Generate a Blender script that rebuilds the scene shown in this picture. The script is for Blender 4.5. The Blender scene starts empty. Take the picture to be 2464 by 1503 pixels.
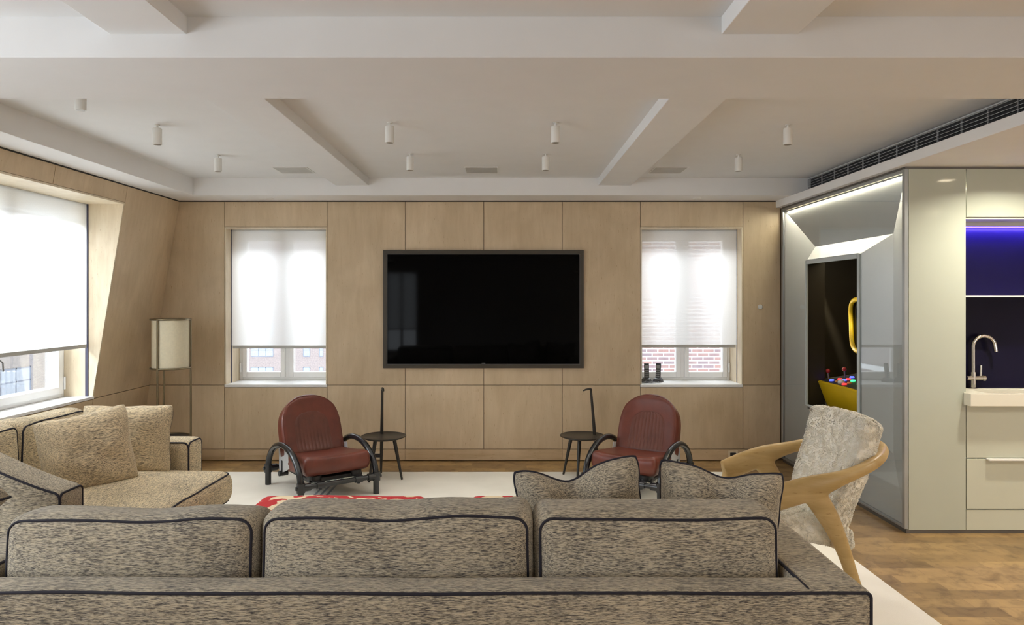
import bpy, bmesh, math, random
from mathutils import Vector, Matrix, noise
random.seed(7)
PI = math.pi
S = bpy.context.scene
COL = S.collection

# ------------------------------------------------------------------ camera
FPX, W, H = 1680.0, 2464.0, 1503.0
cd = bpy.data.cameras.new('camera')
cam = bpy.data.objects.new('camera', cd); COL.objects.link(cam)
cam.location = (0, 0, 1.5); cam.rotation_euler = (PI/2, 0, 0)
cd.sensor_fit = 'HORIZONTAL'; cd.sensor_width = 36.0
cd.lens = 36.0*FPX/W
cd.shift_x = (W/2-1216)/W; cd.shift_y = -(H/2-720)/W
cd.clip_end = 500
S.camera = cam

# ------------------------------------------------------------------ world, exposure
S.view_settings.view_transform = 'Standard'; S.view_settings.look = 'None'
S.view_settings.gamma = 1.0; S.view_settings.use_curve_mapping = False
S.view_settings.exposure = 0.28
wd = bpy.data.worlds.new('overcast_sky'); S.world = wd; wd.use_nodes = True
bg = wd.node_tree.nodes['Background']
bg.inputs[0].default_value = (0.86, 0.93, 1.0, 1); bg.inputs[1].default_value = 3.6
c = S.cycles
c.max_bounces = 9; c.diffuse_bounces = 5; c.glossy_bounces = 4; c.transmission_bounces = 4
c.transparent_max_bounces = 12; c.caustics_reflective = False; c.caustics_refractive = False
c.sample_clamp_indirect = 5.0; c.use_denoising = True

def area(name, loc, rot, sx, sy, power, color, portal=False, spread=PI):
    l = bpy.data.lights.new(name, 'AREA'); l.shape = 'RECTANGLE'; l.size = sx; l.size_y = sy
    l.energy = power; l.color = color; l.spread = spread
    l.cycles.is_portal = portal
    o = bpy.data.objects.new(name, l); COL.objects.link(o); o.location = loc; o.rotation_euler = rot
    return o
# added lamps: daylight in the unseen near window, plain fill at the rear wall
area('daylight_near_window', (-3.55, 1.2, 1.5), (0, -PI/2, 0), 1.5, 2.5, 32, (0.90, 0.95, 1.0))
area('rear_fill_lamp', (4.3, -4.15, 1.4), (PI/2, 0, 0), 2.6, 1.7, 52, (0.95, 0.97, 1.0))
# added lamps outside, above the window heads, boosting the sky light indoors
area('sky_boost_left', (-4.45, 4.6, 3.25), (0, -math.radians(58), 0), 1.8, 3.0, 1150, (0.90, 0.95, 1.0))
area('sky_boost_back_left', (-2.13, 7.7, 3.25), (-math.radians(57), 0, 0), 1.7, 1.8, 215, (0.90, 0.95, 1.0))
area('sky_boost_back_right', (1.73, 7.7, 3.25), (-math.radians(57), 0, 0), 1.7, 1.8, 215, (0.92, 0.96, 1.0))
# portals that guide the sky light in through the windows seen in the picture
area('portal_left', (-3.72, 4.6, 1.5), (0, -PI/2, 0), 1.7, 2.1, 1, (1,1,1), True)
area('portal_back_left', (-2.13, 6.99, 1.43), (-PI/2, 0, 0), 1.0, 1.5, 1, (1,1,1), True)
area('portal_back_right', (1.73, 6.99, 1.43), (-PI/2, 0, 0), 1.0, 1.5, 1, (1,1,1), True)

# ------------------------------------------------------------------ materials
def new_mat(name):
    m = bpy.data.materials.new(name); m.use_nodes = True
    nt = m.node_tree
    return m, nt, nt.nodes, nt.links, nt.nodes['Principled BSDF']
def setp(b, color=None, rough=None, metal=None, spec=None, coat=None, coat_rough=None):
    if color: b.inputs['Base Color'].default_value = (*color, 1)
    if rough is not None: b.inputs['Roughness'].default_value = rough
    if metal is not None: b.inputs['Metallic'].default_value = metal
    if spec is not None: b.inputs['Specular IOR Level'].default_value = spec
    if coat is not None: b.inputs['Coat Weight'].default_value = coat
    if coat_rough is not None: b.inputs['Coat Roughness'].default_value = coat_rough
def coords(N, L, scale=(1,1,1), loc=(0,0,0), rot=(0,0,0)):
    t = N.new('ShaderNodeTexCoord'); mp = N.new('ShaderNodeMapping')
    mp.inputs['Scale'].default_value = scale; mp.inputs['Location'].default_value = loc; mp.inputs['Rotation'].default_value = rot
    L.new(t.outputs['Object'], mp.inputs['Vector'])
    return mp.outputs['Vector']
def nz(N, L, vec, scale, detail=3, rough=.5, dist=0):
    n = N.new('ShaderNodeTexNoise'); n.inputs['Scale'].default_value = scale
    n.inputs['Detail'].default_value = detail; n.inputs['Roughness'].default_value = rough; n.inputs['Distortion'].default_value = dist
    L.new(vec, n.inputs['Vector']); return n.outputs['Fac']
def ramp(N, L, fac, stops):
    r = N.new('ShaderNodeValToRGB'); e = r.color_ramp.elements
    while len(e) < len(stops): e.new(0.5)
    for i, (p, col) in enumerate(stops):
        e[i].position = p; e[i].color = (*col, 1)
    L.new(fac, r.inputs['Fac']); return r.outputs['Color']
def mixc(N, L, fac, a, b, mode='MIX'):
    m = N.new('ShaderNodeMix'); m.data_type = 'RGBA'; m.blend_type = mode
    for s, v in ((0, fac), (6, a), (7, b)):
        if isinstance(v, (int, float)): m.inputs[s].default_value = v
        elif isinstance(v, tuple): m.inputs[s].default_value = (*v, 1)
        else: L.new(v, m.inputs[s])
    return m.outputs[2]
def bump(N, L, b, h, strength, dist=.01):
    n = N.new('ShaderNodeBump'); n.inputs['Strength'].default_value = strength; n.inputs['Distance'].default_value = dist
    L.new(h, n.inputs['Height']); L.new(n.outputs['Normal'], b.inputs['Normal'])
def math_(N, L, op, a, b=None):
    m = N.new('ShaderNodeMath'); m.operation = op
    for i, v in enumerate((a, b)):
        if v is None: continue
        if isinstance(v, (int, float)): m.inputs[i].default_value = v
        else: L.new(v, m.inputs[i])
    return m.outputs[0]

def plain(name, color, rough=.5, metal=0, spec=.5, coat=0, var=.06, vscale=6, bmp=0, bscale=300):
    m, nt, N, L, b = new_mat(name); setp(b, color, rough, metal, spec, coat)
    v = coords(N, L); f = nz(N, L, v, vscale, 2)
    lo = tuple(x*(1-var) for x in color); hi = tuple(min(1, x*(1+var)) for x in color)
    L.new(ramp(N, L, f, [(.3, lo), (.7, hi)]), b.inputs['Base Color'])
    if bmp: bump(N, L, b, nz(N, L, v, bscale, 2), bmp, .002)
    return m

def wood_panel(name, base, dark, light, grain='z', rough=.42):
    m, nt, N, L, b = new_mat(name); setp(b, rough=rough, spec=.35)
    sc = {'z': (20, 20, 3.0), 'x': (3.0, 20, 20), 'y': (20, 3.0, 20)}[grain]
    v = coords(N, L, sc)
    at = N.new('ShaderNodeAttribute'); at.attribute_name = 'tint'
    off = N.new('ShaderNodeVectorMath'); off.operation = 'ADD'
    mul = math_(N, L, 'MULTIPLY', at.outputs['Fac'], 37.0)
    L.new(v, off.inputs[0]); L.new(mul, off.inputs[1]); vv = off.outputs[0]
    f = nz(N, L, vv, 1.0, 5, .6, .6)
    g = nz(N, L, vv, 6.0, 3, .7)
    cloud = nz(N, L, coords(N, L, (1.6, 1.6, 1.1)), 1.6, 3, .5, 1.2)
    colr = ramp(N, L, f, [(.3, dark), (.5, base), (.72, light)])
    fleck = ramp(N, L, g, [(.27, (.70, .62, .52)), (.36, (1, 1, 1))])
    colr = mixc(N, L, 1.0, colr, fleck, 'MULTIPLY')
    colr = mixc(N, L, .8, colr, ramp(N, L, cloud, [(.3, (.88, .86, .83)), (.7, (1.08, 1.08, 1.08))]), 'MULTIPLY')
    tv = ramp(N, L, at.outputs['Fac'], [(0, (.93, .92, .90)), (1, (1.05, 1.05, 1.05))])
    colr = mixc(N, L, 1.0, colr, tv, 'MULTIPLY')
    L.new(colr, b.inputs['Base Color'])
    bump(N, L, b, g, .05, .002)
    return m

def tweed(name, axis='x', cream=(.63, .56, .43), dark=(.075, .07, .07), mid=(.36, .315, .245)):
    m, nt, N, L, b = new_mat(name); setp(b, rough=.95, spec=.1)
    b.inputs['Sheen Weight'].default_value = .15
    lo, hi = 58, 560
    sc = {'x': (lo, hi, hi), 'y': (hi, lo, hi), 'z': (hi, hi, lo)}[axis]
    v = coords(N, L, sc); f = nz(N, L, v, 1.0, 3, .65)
    v2 = coords(N, L, tuple(s*.45 for s in sc), (3.1, 1.7, 5.2)); f2 = nz(N, L, v2, 1.0, 2, .6)
    cl = nz(N, L, coords(N, L), 5.0, 2)
    f3 = math_(N, L, 'ADD', math_(N, L, 'MULTIPLY', f, .62), math_(N, L, 'ADD', math_(N, L, 'MULTIPLY', f2, .30), math_(N, L, 'MULTIPLY', cl, .10)))
    colr = ramp(N, L, f3, [(.40, dark), (.465, tuple(x*.62 for x in mid)), (.50, mid), (.58, cream)])
    warm = mixc(N, L, .35, colr, ramp(N, L, f2, [(.4, (.95, .96, 1.05)), (.6, (1.06, 1.0, .86))]), 'MULTIPLY')
    L.new(warm, b.inputs['Base Color'])
    bump(N, L, b, f3, .5, .004)
    return m

def emit(name, color, strength):
    m, nt, N, L, b = new_mat(name); setp(b, color, .4)
    b.inputs['Emission Color'].default_value = (*color, 1); b.inputs['Emission Strength'].default_value = strength
    return m

def thin_glass(name, tint=(1, 1, 1), refl=1.0, rough=0.0, ior=1.5):
    m, nt, N, L, b = new_mat(name); N.remove(b)
    tr = N.new('ShaderNodeBsdfTransparent'); tr.inputs[0].default_value = (*tint, 1)
    gl = N.new('ShaderNodeBsdfGlossy'); gl.inputs['Roughness'].default_value = rough
    fr = N.new('ShaderNodeFresnel'); fr.inputs['IOR'].default_value = ior
    mx = N.new('ShaderNodeMixShader')
    f = math_(N, L, 'MULTIPLY', fr.outputs[0], refl)
    L.new(f, mx.inputs[0]); L.new(tr.outputs[0], mx.inputs[1]); L.new(gl.outputs[0], mx.inputs[2])
    L.new(mx.outputs[0], N['Material Output'].inputs['Surface'])
    return m

def blind_fabric(name):
    m, nt, N, L, b = new_mat(name); N.remove(b)
    v = coords(N, L, (1, 1, 1)); w = nz(N, L, v, 260, 2)
    col = ramp(N, L, w, [(.3, (.86, .86, .85)), (.7, (.95, .95, .94))])
    df = N.new('ShaderNodeBsdfDiffuse'); L.new(col, df.inputs[0])
    tl = N.new('ShaderNodeBsdfTranslucent'); L.new(col, tl.inputs[0])
    tr = N.new('ShaderNodeBsdfTransparent')
    m1 = N.new('ShaderNodeMixShader'); m1.inputs[0].default_value = .62
    L.new(df.outputs[0], m1.inputs[1]); L.new(tl.outputs[0], m1.inputs[2])
    m2 = N.new('ShaderNodeMixShader'); m2.inputs[0].default_value = .14
    L.new(m1.outputs[0], m2.inputs[1]); L.new(tr.outputs[0], m2.inputs[2])
    L.new(m2.outputs[0], N['Material Output'].inputs['Surface'])
    return m

def brick(name, c1, c2, mortar, sc, width=.215, row=.075, ms=.012, axis='xz'):
    m, nt, N, L, b = new_mat(name); setp(b, rough=.9, spec=.1)
    t = N.new('ShaderNodeTexCoord'); sp = N.new('ShaderNodeSeparateXYZ'); cb = N.new('ShaderNodeCombineXYZ')
    L.new(t.outputs['Object'], sp.inputs[0])
    L.new(sp.outputs['X' if axis[0] == 'x' else 'Y'], cb.inputs[0]); L.new(sp.outputs['Z'], cb.inputs[1])
    k = N.new('ShaderNodeTexBrick'); L.new(cb.outputs[0], k.inputs['Vector'])
    k.inputs['Color1'].default_value = (*c1, 1); k.inputs['Color2'].default_value = (*c2, 1); k.inputs['Mortar'].default_value = (*mortar, 1)
    k.inputs['Scale'].default_value = sc; k.inputs['Brick Width'].default_value = width; k.inputs['Row Height'].default_value = row
    k.inputs['Mortar Size'].default_value = ms; k.inputs['Bias'].default_value = 0
    n = nz(N, L, cb.outputs[0], 6, 3)
    L.new(mixc(N, L, .6, k.outputs['Color'], ramp(N, L, n, [(.3, (.75, .75, .8)), (.7, (1.15, 1.1, 1.1))]), 'MULTIPLY'), b.inputs['Base Color'])
    return m

def floor_wood(name):
    m, nt, N, L, b = new_mat(name); setp(b, rough=.33, spec=.45)
    v = coords(N, L)
    k = N.new('ShaderNodeTexBrick'); L.new(v, k.inputs['Vector'])
    k.inputs['Color1'].default_value = (.42, .28, .122, 1); k.inputs['Color2'].default_value = (.23, .145, .063, 1)
    k.inputs['Mortar'].default_value = (.20, .11, .045, 1)
    k.inputs['Scale'].default_value = 1; k.inputs['Brick Width'].default_value = .30; k.inputs['Row Height'].default_value = .10
    k.inputs['Mortar Size'].default_value = .0012; k.inputs['Mortar Smooth'].default_value = .6; k.offset = .37
    blot = nz(N, L, coords(N, L, (1.0, 1.2, 1)), 6.5, 4, .6, .8)
    spots = nz(N, L, v, 14, 4, .65)
    col = mixc(N, L, .75, k.outputs['Color'], ramp(N, L, blot, [(.33, (.50, .44, .40)), (.48, (.95, .93, .9)), (.7, (1.22, 1.18, 1.1))]), 'MULTIPLY')
    col = mixc(N, L, .6, col, ramp(N, L, spots, [(.34, (.55, .5, .46)), (.46, (1, 1, 1))]), 'MULTIPLY')
    L.new(col, b.inputs['Base Color'])
    bump(N, L, b, spots, .05, .003)
    return m

def rug_mat(name):
    m, nt, N, L, b = new_mat(name); setp(b, rough=1, spec=.05)
    v = coords(N, L)
    fine = nz(N, L, v, 420, 2); big = nz(N, L, v, 3, 3)
    col = ramp(N, L, big, [(.3, (.80, .77, .69)), (.7, (.87, .84, .76))])
    sp = N.new('ShaderNodeSeparateXYZ'); L.new(v, sp.inputs[0])
    x = sp.outputs['X']; y = sp.outputs['Y']
    # three grey stripes beside the left armchair
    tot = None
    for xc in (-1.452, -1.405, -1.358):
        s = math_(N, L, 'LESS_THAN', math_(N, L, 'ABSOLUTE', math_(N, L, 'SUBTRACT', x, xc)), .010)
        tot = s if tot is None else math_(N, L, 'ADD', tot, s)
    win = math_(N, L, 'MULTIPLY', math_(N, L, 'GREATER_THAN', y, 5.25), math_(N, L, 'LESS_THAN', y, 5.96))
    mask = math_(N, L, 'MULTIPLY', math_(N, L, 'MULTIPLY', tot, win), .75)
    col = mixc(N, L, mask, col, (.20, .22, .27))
    L.new(col, b.inputs['Base Color'])
    bump(N, L, b, fine, .35, .004)
    return m

def blob_print(name):
    m, nt, N, L, b = new_mat(name); setp(b, rough=.85, spec=.2)
    f = nz(N, L, coords(N, L, (1, 1, 1), (2.3, .4, 1.1)), 6.5, 3, .5, 1.0)
    col = ramp(N, L, f, [(.53, (.50, .035, .04)), (.538, (.80, .66, .45))])
    L.new(col, b.inputs['Base Color'])
    return m

def leather(name, color):
    m, nt, N, L, b = new_mat(name); setp(b, rough=.36, spec=.5)
    v = coords(N, L); f = nz(N, L, v, 7, 4, .6)
    L.new(ramp(N, L, f, [(.3, tuple(x*.75 for x in color)), (.7, tuple(x*1.2 for x in color))]), b.inputs['Base Color'])
    vo = N.new('ShaderNodeTexVoronoi'); vo.inputs['Scale'].default_value = 260; L.new(v, vo.inputs['Vector'])
    bump(N, L, b, vo.outputs['Distance'], .12, .002)
    return m

def fur_mat(name):
    m, nt, N, L, b = new_mat(name); setp(b, rough=.95, spec=.1)
    b.inputs['Sheen Weight'].default_value = .3
    f = nz(N, L, coords(N, L), 22, 4, .6)
    L.new(ramp(N, L, f, [(.3, (.86, .79, .64)), (.5, (.94, .89, .77)), (.7, (.97, .94, .86))]), b.inputs['Base Color'])
    return m

M = {}
M['paint'] = plain('ceiling_paint', (.80, .80, .795), .85, spec=.2, var=.01, bmp=.05, bscale=180)
M['paint_white'] = plain('soffit_paint', (.82, .81, .80), .8, spec=.2, var=.01)
M['birch'] = wood_panel('birch_panel', (.625, .495, .34), (.59, .46, .31), (.66, .53, .37))
M['birch_x'] = wood_panel('birch_panel_horizontal', (.60, .455, .295), (.53, .39, .24), (.66, .51, .345), 'x')
M['birch_pale'] = wood_panel('birch_lining', (.72, .62, .46), (.66, .55, .40), (.76, .67, .52))
M['groove'] = plain('panel_groove', (.10, .065, .04), .8)
M['shadow_gap'] = plain('gap_shade', (.03, .026, .022), .8)
M['floor'] = floor_wood('endgrain_wood_floor')
M['rug'] = rug_mat('cream_rug')
M['tweed_x'] = tweed('tweed_grain_x', 'x')
M['tweed_y_lit'] = tweed('tweed_grain_y_lit', 'y', cream=(.78, .66, .45), mid=(.50, .42, .29), dark=(.13, .11, .09))  # same tweed, its lit look on the left sofa put into the colour
M['tweed_pillow_lit'] = tweed('tweed_pillow_lit', 'x', cream=(.80, .68, .47), mid=(.54, .45, .31), dark=(.15, .12, .09))  # lighter copy of the tweed, the lit tone of these pillows in its colour
M['piping'] = plain('navy_piping', (.018, .016, .026), .8)
M['leather'] = leather('oxblood_leather', (.135, .031, .018))
M['leather_insert'] = leather('oxblood_leather_pleats', (.120, .034, .021))
M['black_tube'] = plain('black_gloss_tube', (.012, .013, .016), .22, spec=.6)
M['black_matte'] = plain('black_bracket', (.014, .014, .016), .5)
M['grey_plate'] = plain('pale_metal_plate', (.62, .63, .64), .4, metal=.3)
M['dark_wood'] = plain('blackened_wood', (.020, .017, .014), .38, var=.2)
M['brass'] = plain('aged_bronze', (.23, .19, .12), .32, metal=.85)
M['screen'] = plain('tv_screen', (.0010, .0010, .0012), .04, spec=.10, var=0)
M['tv_frame'] = plain('tv_surround', (.045, .035, .022), .45)
M['tv_bezel'] = plain('tv_bezel', (.12, .12, .12), .3, metal=.7)
M['tv_mark'] = plain('tv_maker_mark', (.35, .35, .36), .4)
M['white_metal'] = plain('white_lacquer', (.80, .79, .75), .4, var=.01)
M['lens_dark'] = plain('spot_lens', (.20, .18, .15), .3)
M['grille'] = plain('speaker_grille', (.50, .49, .46), .7, bmp=.4, bscale=900)
M['vent'] = plain('vent_slat', (.55, .55, .55), .5)
M['vent_dark'] = plain('vent_dark', (.035, .035, .037), .8)
M['blind'] = blind_fabric('roller_blind_fabric')
M['hem'] = plain('blind_hem_bar', (.50, .50, .48), .5)
M['upvc'] = plain('white_window_frame', (.84, .83, .81), .45, var=.01)
M['sill'] = plain('white_sill', (.84, .84, .84), .3, var=.01)
M['glass'] = thin_glass('window_glass', (.97, .98, .98), .6)
M['pane'] = thin_glass('booth_glass', (.94, .96, .95), 1.7, 0.0, 1.5)
M['slot'] = plain('blind_channel', (.05, .05, .09), .6)
M['steel'] = plain('booth_metal_edge', (.40, .42, .42), .35, metal=.7)
M['steel_dark'] = plain('booth_dark_edge', (.16, .15, .14), .4, metal=.6)
M['booth_white'] = plain('booth_white', (.80, .80, .78), .5, var=.01)
M['booth_frame'] = plain('portal_frame', (.42, .46, .46), .4, var=.02)
M['booth_black'] = plain('booth_black', (.022, .017, .010), .45)
M['cream_glass'] = plain('cream_back_painted_glass', (.49, .52, .44), .07, spec=.5, var=.01)
M['cream'] = plain('cream_lacquer', (.58, .60, .50), .25, var=.01)
M['corian'] = plain('cream_solid_surface', (.80, .77, .66), .3, var=.01)
M['navy'] = plain('navy_splashback', (.006, .005, .022), .3, spec=.15)
M['chrome'] = plain('chrome', (.75, .73, .68), .12, metal=1, var=.02)
M['yellow'] = plain('yellow_gloss', (.62, .42, .008), .3)
M['control_black'] = plain('control_surface', (.03, .03, .034), .5)
M['strip'] = emit('led_strip', (1.0, .90, .62), 9.0)
M['blue_led'] = emit('blue_led', (.20, .12, 1.0), 2.5)
M['downlight'] = emit('downlight_lens', (1.0, .83, .58), 14.0)
M['red_lit'] = emit('lit_red_button', (1.0, .03, .03), 2.0)
M['green_lit'] = emit('lit_green_button', (.05, 1.0, .25), 2.0)
M['blue_lit'] = emit('lit_blue_button', (.08, .12, 1.0), 2.0)
M['amber_lit'] = plain('amber_button', (.6, .25, .05), .3)
M['red_ball'] = plain('red_ball', (.35, .02, .02), .2)
M['white_ball'] = plain('white_ball', (.6, .6, .6), .15)
M['shade_fabric'] = plain('parchment_shade', (.74, .67, .50), .9, spec=.1, var=.04, vscale=60)
M['oak'] = wood_panel('oak', (.47, .325, .135), (.40, .265, .10), (.55, .39, .18), 'x', .36)
M['fur'] = fur_mat('cream_sheepskin')
M['blob'] = blob_print('red_cream_print')
M['cream_cloth'] = plain('cream_cloth', (.72, .62, .45), .9)
M['brick_red'] = brick('red_brick', (.27, .165, .145), (.20, .155, .165), (.50, .48, .47), 1.0, .22, .077, .011)
M['brick_pink'] = brick('pale_brick', (.30, .245, .23), (.27, .22, .21), (.36, .33, .32), 1.0)
M['brick_pale'] = brick('cream_brick', (.32, .28, .26), (.28, .25, .235), (.38, .36, .35), 1.0, axis='yz')
M['ext_frame'] = plain('facade_window_frame', (.20, .22, .27), .5)
M['ext_glass'] = plain('facade_window_glass', (.34, .37, .42), .15)
M['ext_white'] = plain('facade_ledge', (.8, .8, .8), .7)
M['phone'] = plain('phone_black', (.03, .03, .034), .4)
M['phone_grey'] = plain('phone_keys', (.25, .26, .27), .5)
M['white_plastic'] = plain('white_plastic', (.75, .74, .71), .4)

# ------------------------------------------------------------------ mesh helpers
class MB:
    def __init__(s): s.v = []; s.f = []; s.m = []; s.t = []
    def add(s, vs, fs, mi=0, tint=.5):
        o = len(s.v); s.v += [tuple(p) for p in vs]
        s.f += [tuple(i+o for i in f) for f in fs]; s.m += [mi]*len(fs); s.t += [tint]*len(fs)
    def box(s, x0, x1, y0, y1, z0, z1, mi=0, tint=None, mat=None):
        if tint is None: tint = random.random()
        vs = [Vector(p) for p in ((x0,y0,z0),(x1,y0,z0),(x1,y1,z0),(x0,y1,z0),(x0,y0,z1),(x1,y0,z1),(x1,y1,z1),(x0,y1,z1))]
        if mat: vs = [mat @ p for p in vs]
        s.add(vs, [(0,3,2,1),(4,5,6,7),(0,1,5,4),(1,2,6,5),(2,3,7,6),(3,0,4,7)], mi, tint)
    def hexa(s, vs, mi=0, tint=None):
        if tint is None: tint = random.random()
        s.add(vs, [(0,3,2,1),(4,5,6,7),(0,1,5,4),(1,2,6,5),(2,3,7,6),(3,0,4,7)], mi, tint)
    def tube(s, path, r, n=12, closed=False, flat=None, up=None, mi=0):
        P = [Vector(p) for p in path]; k = len(P)
        R = r if isinstance(r, (list, tuple)) else [r]*k
        T = []
        for i in range(k):
            a = P[(i-1) % k] if (closed or i > 0) else P[i]
            b = P[(i+1) % k] if (closed or i < k-1) else P[i]
            d = b-a; T.append(d.normalized() if d.length > 1e-9 else Vector((0,0,1)))
        ref = Vector(up) if up else (Vector((0,0,1)) if abs(T[0].z) < .9 else Vector((1,0,0)))
        nrm = (ref - T[0]*ref.dot(T[0])).normalized()
        vs = []
        for i in range(k):
            if up:
                q = Vector(up); q = q - T[i]*q.dot(T[i])
                if q.length > 1e-4: nrm = q.normalized()
            else:
                nrm = nrm - T[i]*nrm.dot(T[i]); nrm.normalize()
            bn = T[i].cross(nrm)
            fl = flat[i] if isinstance(flat, (list, tuple)) else (flat or 1.0)
            for j in range(n):
                a = 2*PI*j/n
                vs.append(P[i] + nrm*(R[i]*math.cos(a)*fl) + bn*(R[i]*math.sin(a)))
        fs = []
        for i in range(k if closed else k-1):
            i2 = (i+1) % k
            for j in range(n):
                j2 = (j+1) % n
                fs.append((i*n+j, i*n+j2, i2*n+j2, i2*n+j))
        if not closed:
            fs.append(tuple(range(n-1, -1, -1))); fs.append(tuple((k-1)*n+j for j in range(n)))
        s.add(vs, fs, mi)
    def cyl(s, a, b, r, n=20, mi=0): s.tube([a, b], r, n, mi=mi)
    def lathe(s, prof, n=32, c=(0,0,0), mi=0):
        vs = []; fs = []
        for (r, z) in prof:
            for j in range(n):
                a = 2*PI*j/n; vs.append((c[0]+r*math.cos(a), c[1]+r*math.sin(a), c[2]+z))
        for i in range(len(prof)-1):
            for j in range(n):
                j2 = (j+1) % n; fs.append((i*n+j, i*n+j2, (i+1)*n+j2, (i+1)*n+j))
        s.add(vs, fs, mi)
    def sphere(s, c, r, n=16, m=10, mi=0, sz=1):
        s.lathe([(max(1e-4, r*math.sin(PI*i/m)), -r*math.cos(PI*i/m)*sz) for i in range(m+1)], n, c, mi)
    def loft(s, rings, cap=True, mi=0):
        n = len(rings[0]); vs = [p for r in rings for p in r]; fs = []
        for i in range(len(rings)-1):
            for j in range(n):
                j2 = (j+1) % n; fs.append((i*n+j, i*n+j2, (i+1)*n+j2, (i+1)*n+j))
        if cap: fs.append(tuple(range(n-1, -1, -1))); fs.append(tuple((len(rings)-1)*n+j for j in range(n)))
        s.add(vs, fs, mi)
    def build(s, name, mats, parent=None, smooth=None, bevel=0, fix=True):
        me = bpy.data.meshes.new(name)
        me.from_pydata(s.v, [], s.f)
        mats = mats if isinstance(mats, (list, tuple)) else [mats]
        for mt in mats: me.materials.append(mt)
        me.polygons.foreach_set('material_index', s.m)
        a = me.attributes.new('tint', 'FLOAT', 'FACE'); a.data.foreach_set('value', s.t)
        if fix:
            bm = bmesh.new(); bm.from_mesh(me); bmesh.ops.recalc_face_normals(bm, faces=bm.faces); bm.to_mesh(me); bm.free()
        if smooth:
            me.polygons.foreach_set('use_smooth', [True]*len(me.polygons))
            if smooth is not True:
                try: me.set_sharp_from_angle(angle=math.radians(smooth))
                except Exception: pass
        me.update()
        o = bpy.data.objects.new(name, me); COL.objects.link(o)
        if parent is not None: o.parent = parent
        if bevel:
            b = o.modifiers.new('edge', 'BEVEL'); b.width = bevel; b.segments = 2; b.limit_method = 'ANGLE'; b.angle_limit = math.radians(40)
        return o

def tag(o, label, cat, group=None, kind=None):
    o['label'] = label; o['category'] = cat
    if group: o['group'] = group
    if kind: o['kind'] = kind
    return o
def thing(name, label, cat, loc=(0,0,0), rz=0, group=None):
    o = bpy.data.objects.new(name, None); COL.objects.link(o)
    o.empty_display_size = .1
    o.location = loc; o.rotation_euler = (0, 0, rz)
    return tag(o, label, cat, group)
def struct(o, label=None, cat=None):
    o['kind'] = 'structure'
    if label: o['label'] = label
    if cat: o['category'] = cat
    return o
def copy_tree(o, parent=None):
    c = o.copy(); COL.objects.link(c)
    if parent is not None: c.parent = parent
    for ch in list(o.children): copy_tree(ch, c)
    return c

def rbox(q, h, r):
    cc = Vector([max(-(h[i]-r), min(h[i]-r, q[i])) for i in range(3)])
    d = Vector(q)-cc
    return cc + d.normalized()*r if d.length > 1e-9 else cc
def soft_box(mb, h, r, n, fn, mi=0):
    """rounded cushion block: half sizes h, edge radius r, lattice n, fn deforms every point"""
    idx = {}; vs = []; fs = []
    def co(i, k):
        t = i/n[k]; t = .5*(t + .5 - .5*math.cos(PI*t)); return -h[k] + 2*h[k]*t
    def vid(i, j, k):
        key = (i, j, k)
        if key not in idx:
            idx[key] = len(vs); vs.append(fn(rbox((co(i,0), co(j,1), co(k,2)), h, r)))
        return idx[key]
    for k in (0, n[2]):
        for i in range(n[0]):
            for j in range(n[1]): fs.append((vid(i,j,k), vid(i+1,j,k), vid(i+1,j+1,k), vid(i,j+1,k)))
    for j in (0, n[1]):
        for i in range(n[0]):
            for k in range(n[2]): fs.append((vid(i,j,k), vid(i+1,j,k), vid(i+1,j,k+1), vid(i,j,k+1)))
    for i in (0, n[0]):
        for j in range(n[1]):
            for k in range(n[2]): fs.append((vid(i,j,k), vid(i,j+1,k), vid(i,j+1,k+1), vid(i,j,k+1)))
    mb.add(vs, fs, mi)
def edge_loop(h, r, axis, sign, fn, n=40):
    """the seam that runs round a cushion face (axis = thickness axis)"""
    a, b = [k for k in range(3) if k != axis]; pts = []
    ha, hb = h[a], h[b]; rc = r*1.2
    per = []
    for (cx, cy, a0) in ((ha-rc, hb-rc, 0), (-(ha-rc), hb-rc, PI/2), (-(ha-rc), -(hb-rc), PI), (ha-rc, -(hb-rc), 1.5*PI)):
        for i in range(7):
            t = a0 + PI/2*i/6; per.append((cx+rc*math.cos(t), cy+rc*math.sin(t)))
    dense = []
    for i in range(len(per)):
        p, q = per[i], per[(i+1) % len(per)]
        L_ = math.hypot(q[0]-p[0], q[1]-p[1]); k = max(1, int(L_/.02))
        for j in range(k): dense.append((p[0]+(q[0]-p[0])*j/k, p[1]+(q[1]-p[1])*j/k))
    for (pa, pb) in dense:
        q = [0,0,0]; q[axis] = sign*h[axis]; q[a] = pa; q[b] = pb
        p = rbox(q, h, r)
        pts.append(fn(p))
    return pts
def nv(x, y, z, s): return noise.noise(Vector((x*s, y*s, z*s)))

def rect_ring(x0, x1, y0, y1, r, zf, n=6):
    pts = []
    for (cx, cy, a0) in ((x1-r, y1-r, 0), (x0+r, y1-r, PI/2), (x0+r, y0+r, PI), (x1-r, y0+r, 1.5*PI)):
        for i in range(n+1):
            t = a0 + PI/2*i/n; x, y = cx+r*math.cos(t), cy+r*math.sin(t)
            pts.append((x, y, zf(x, y)))
    return pts

# ================================================================== ROOM SHELL
YB = 6.49                       # face of the back wall
ZS, ZC, ZBM = 2.415, 2.569, 2.503
def wx(z): return -3.028 - .1623*(ZS - z)      # sloping left wall
mb = MB(); mb.box(-3.9, 6.3, -4.3, 6.6, -.06, 0); struct(mb.build('floor', M['floor']))

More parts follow.
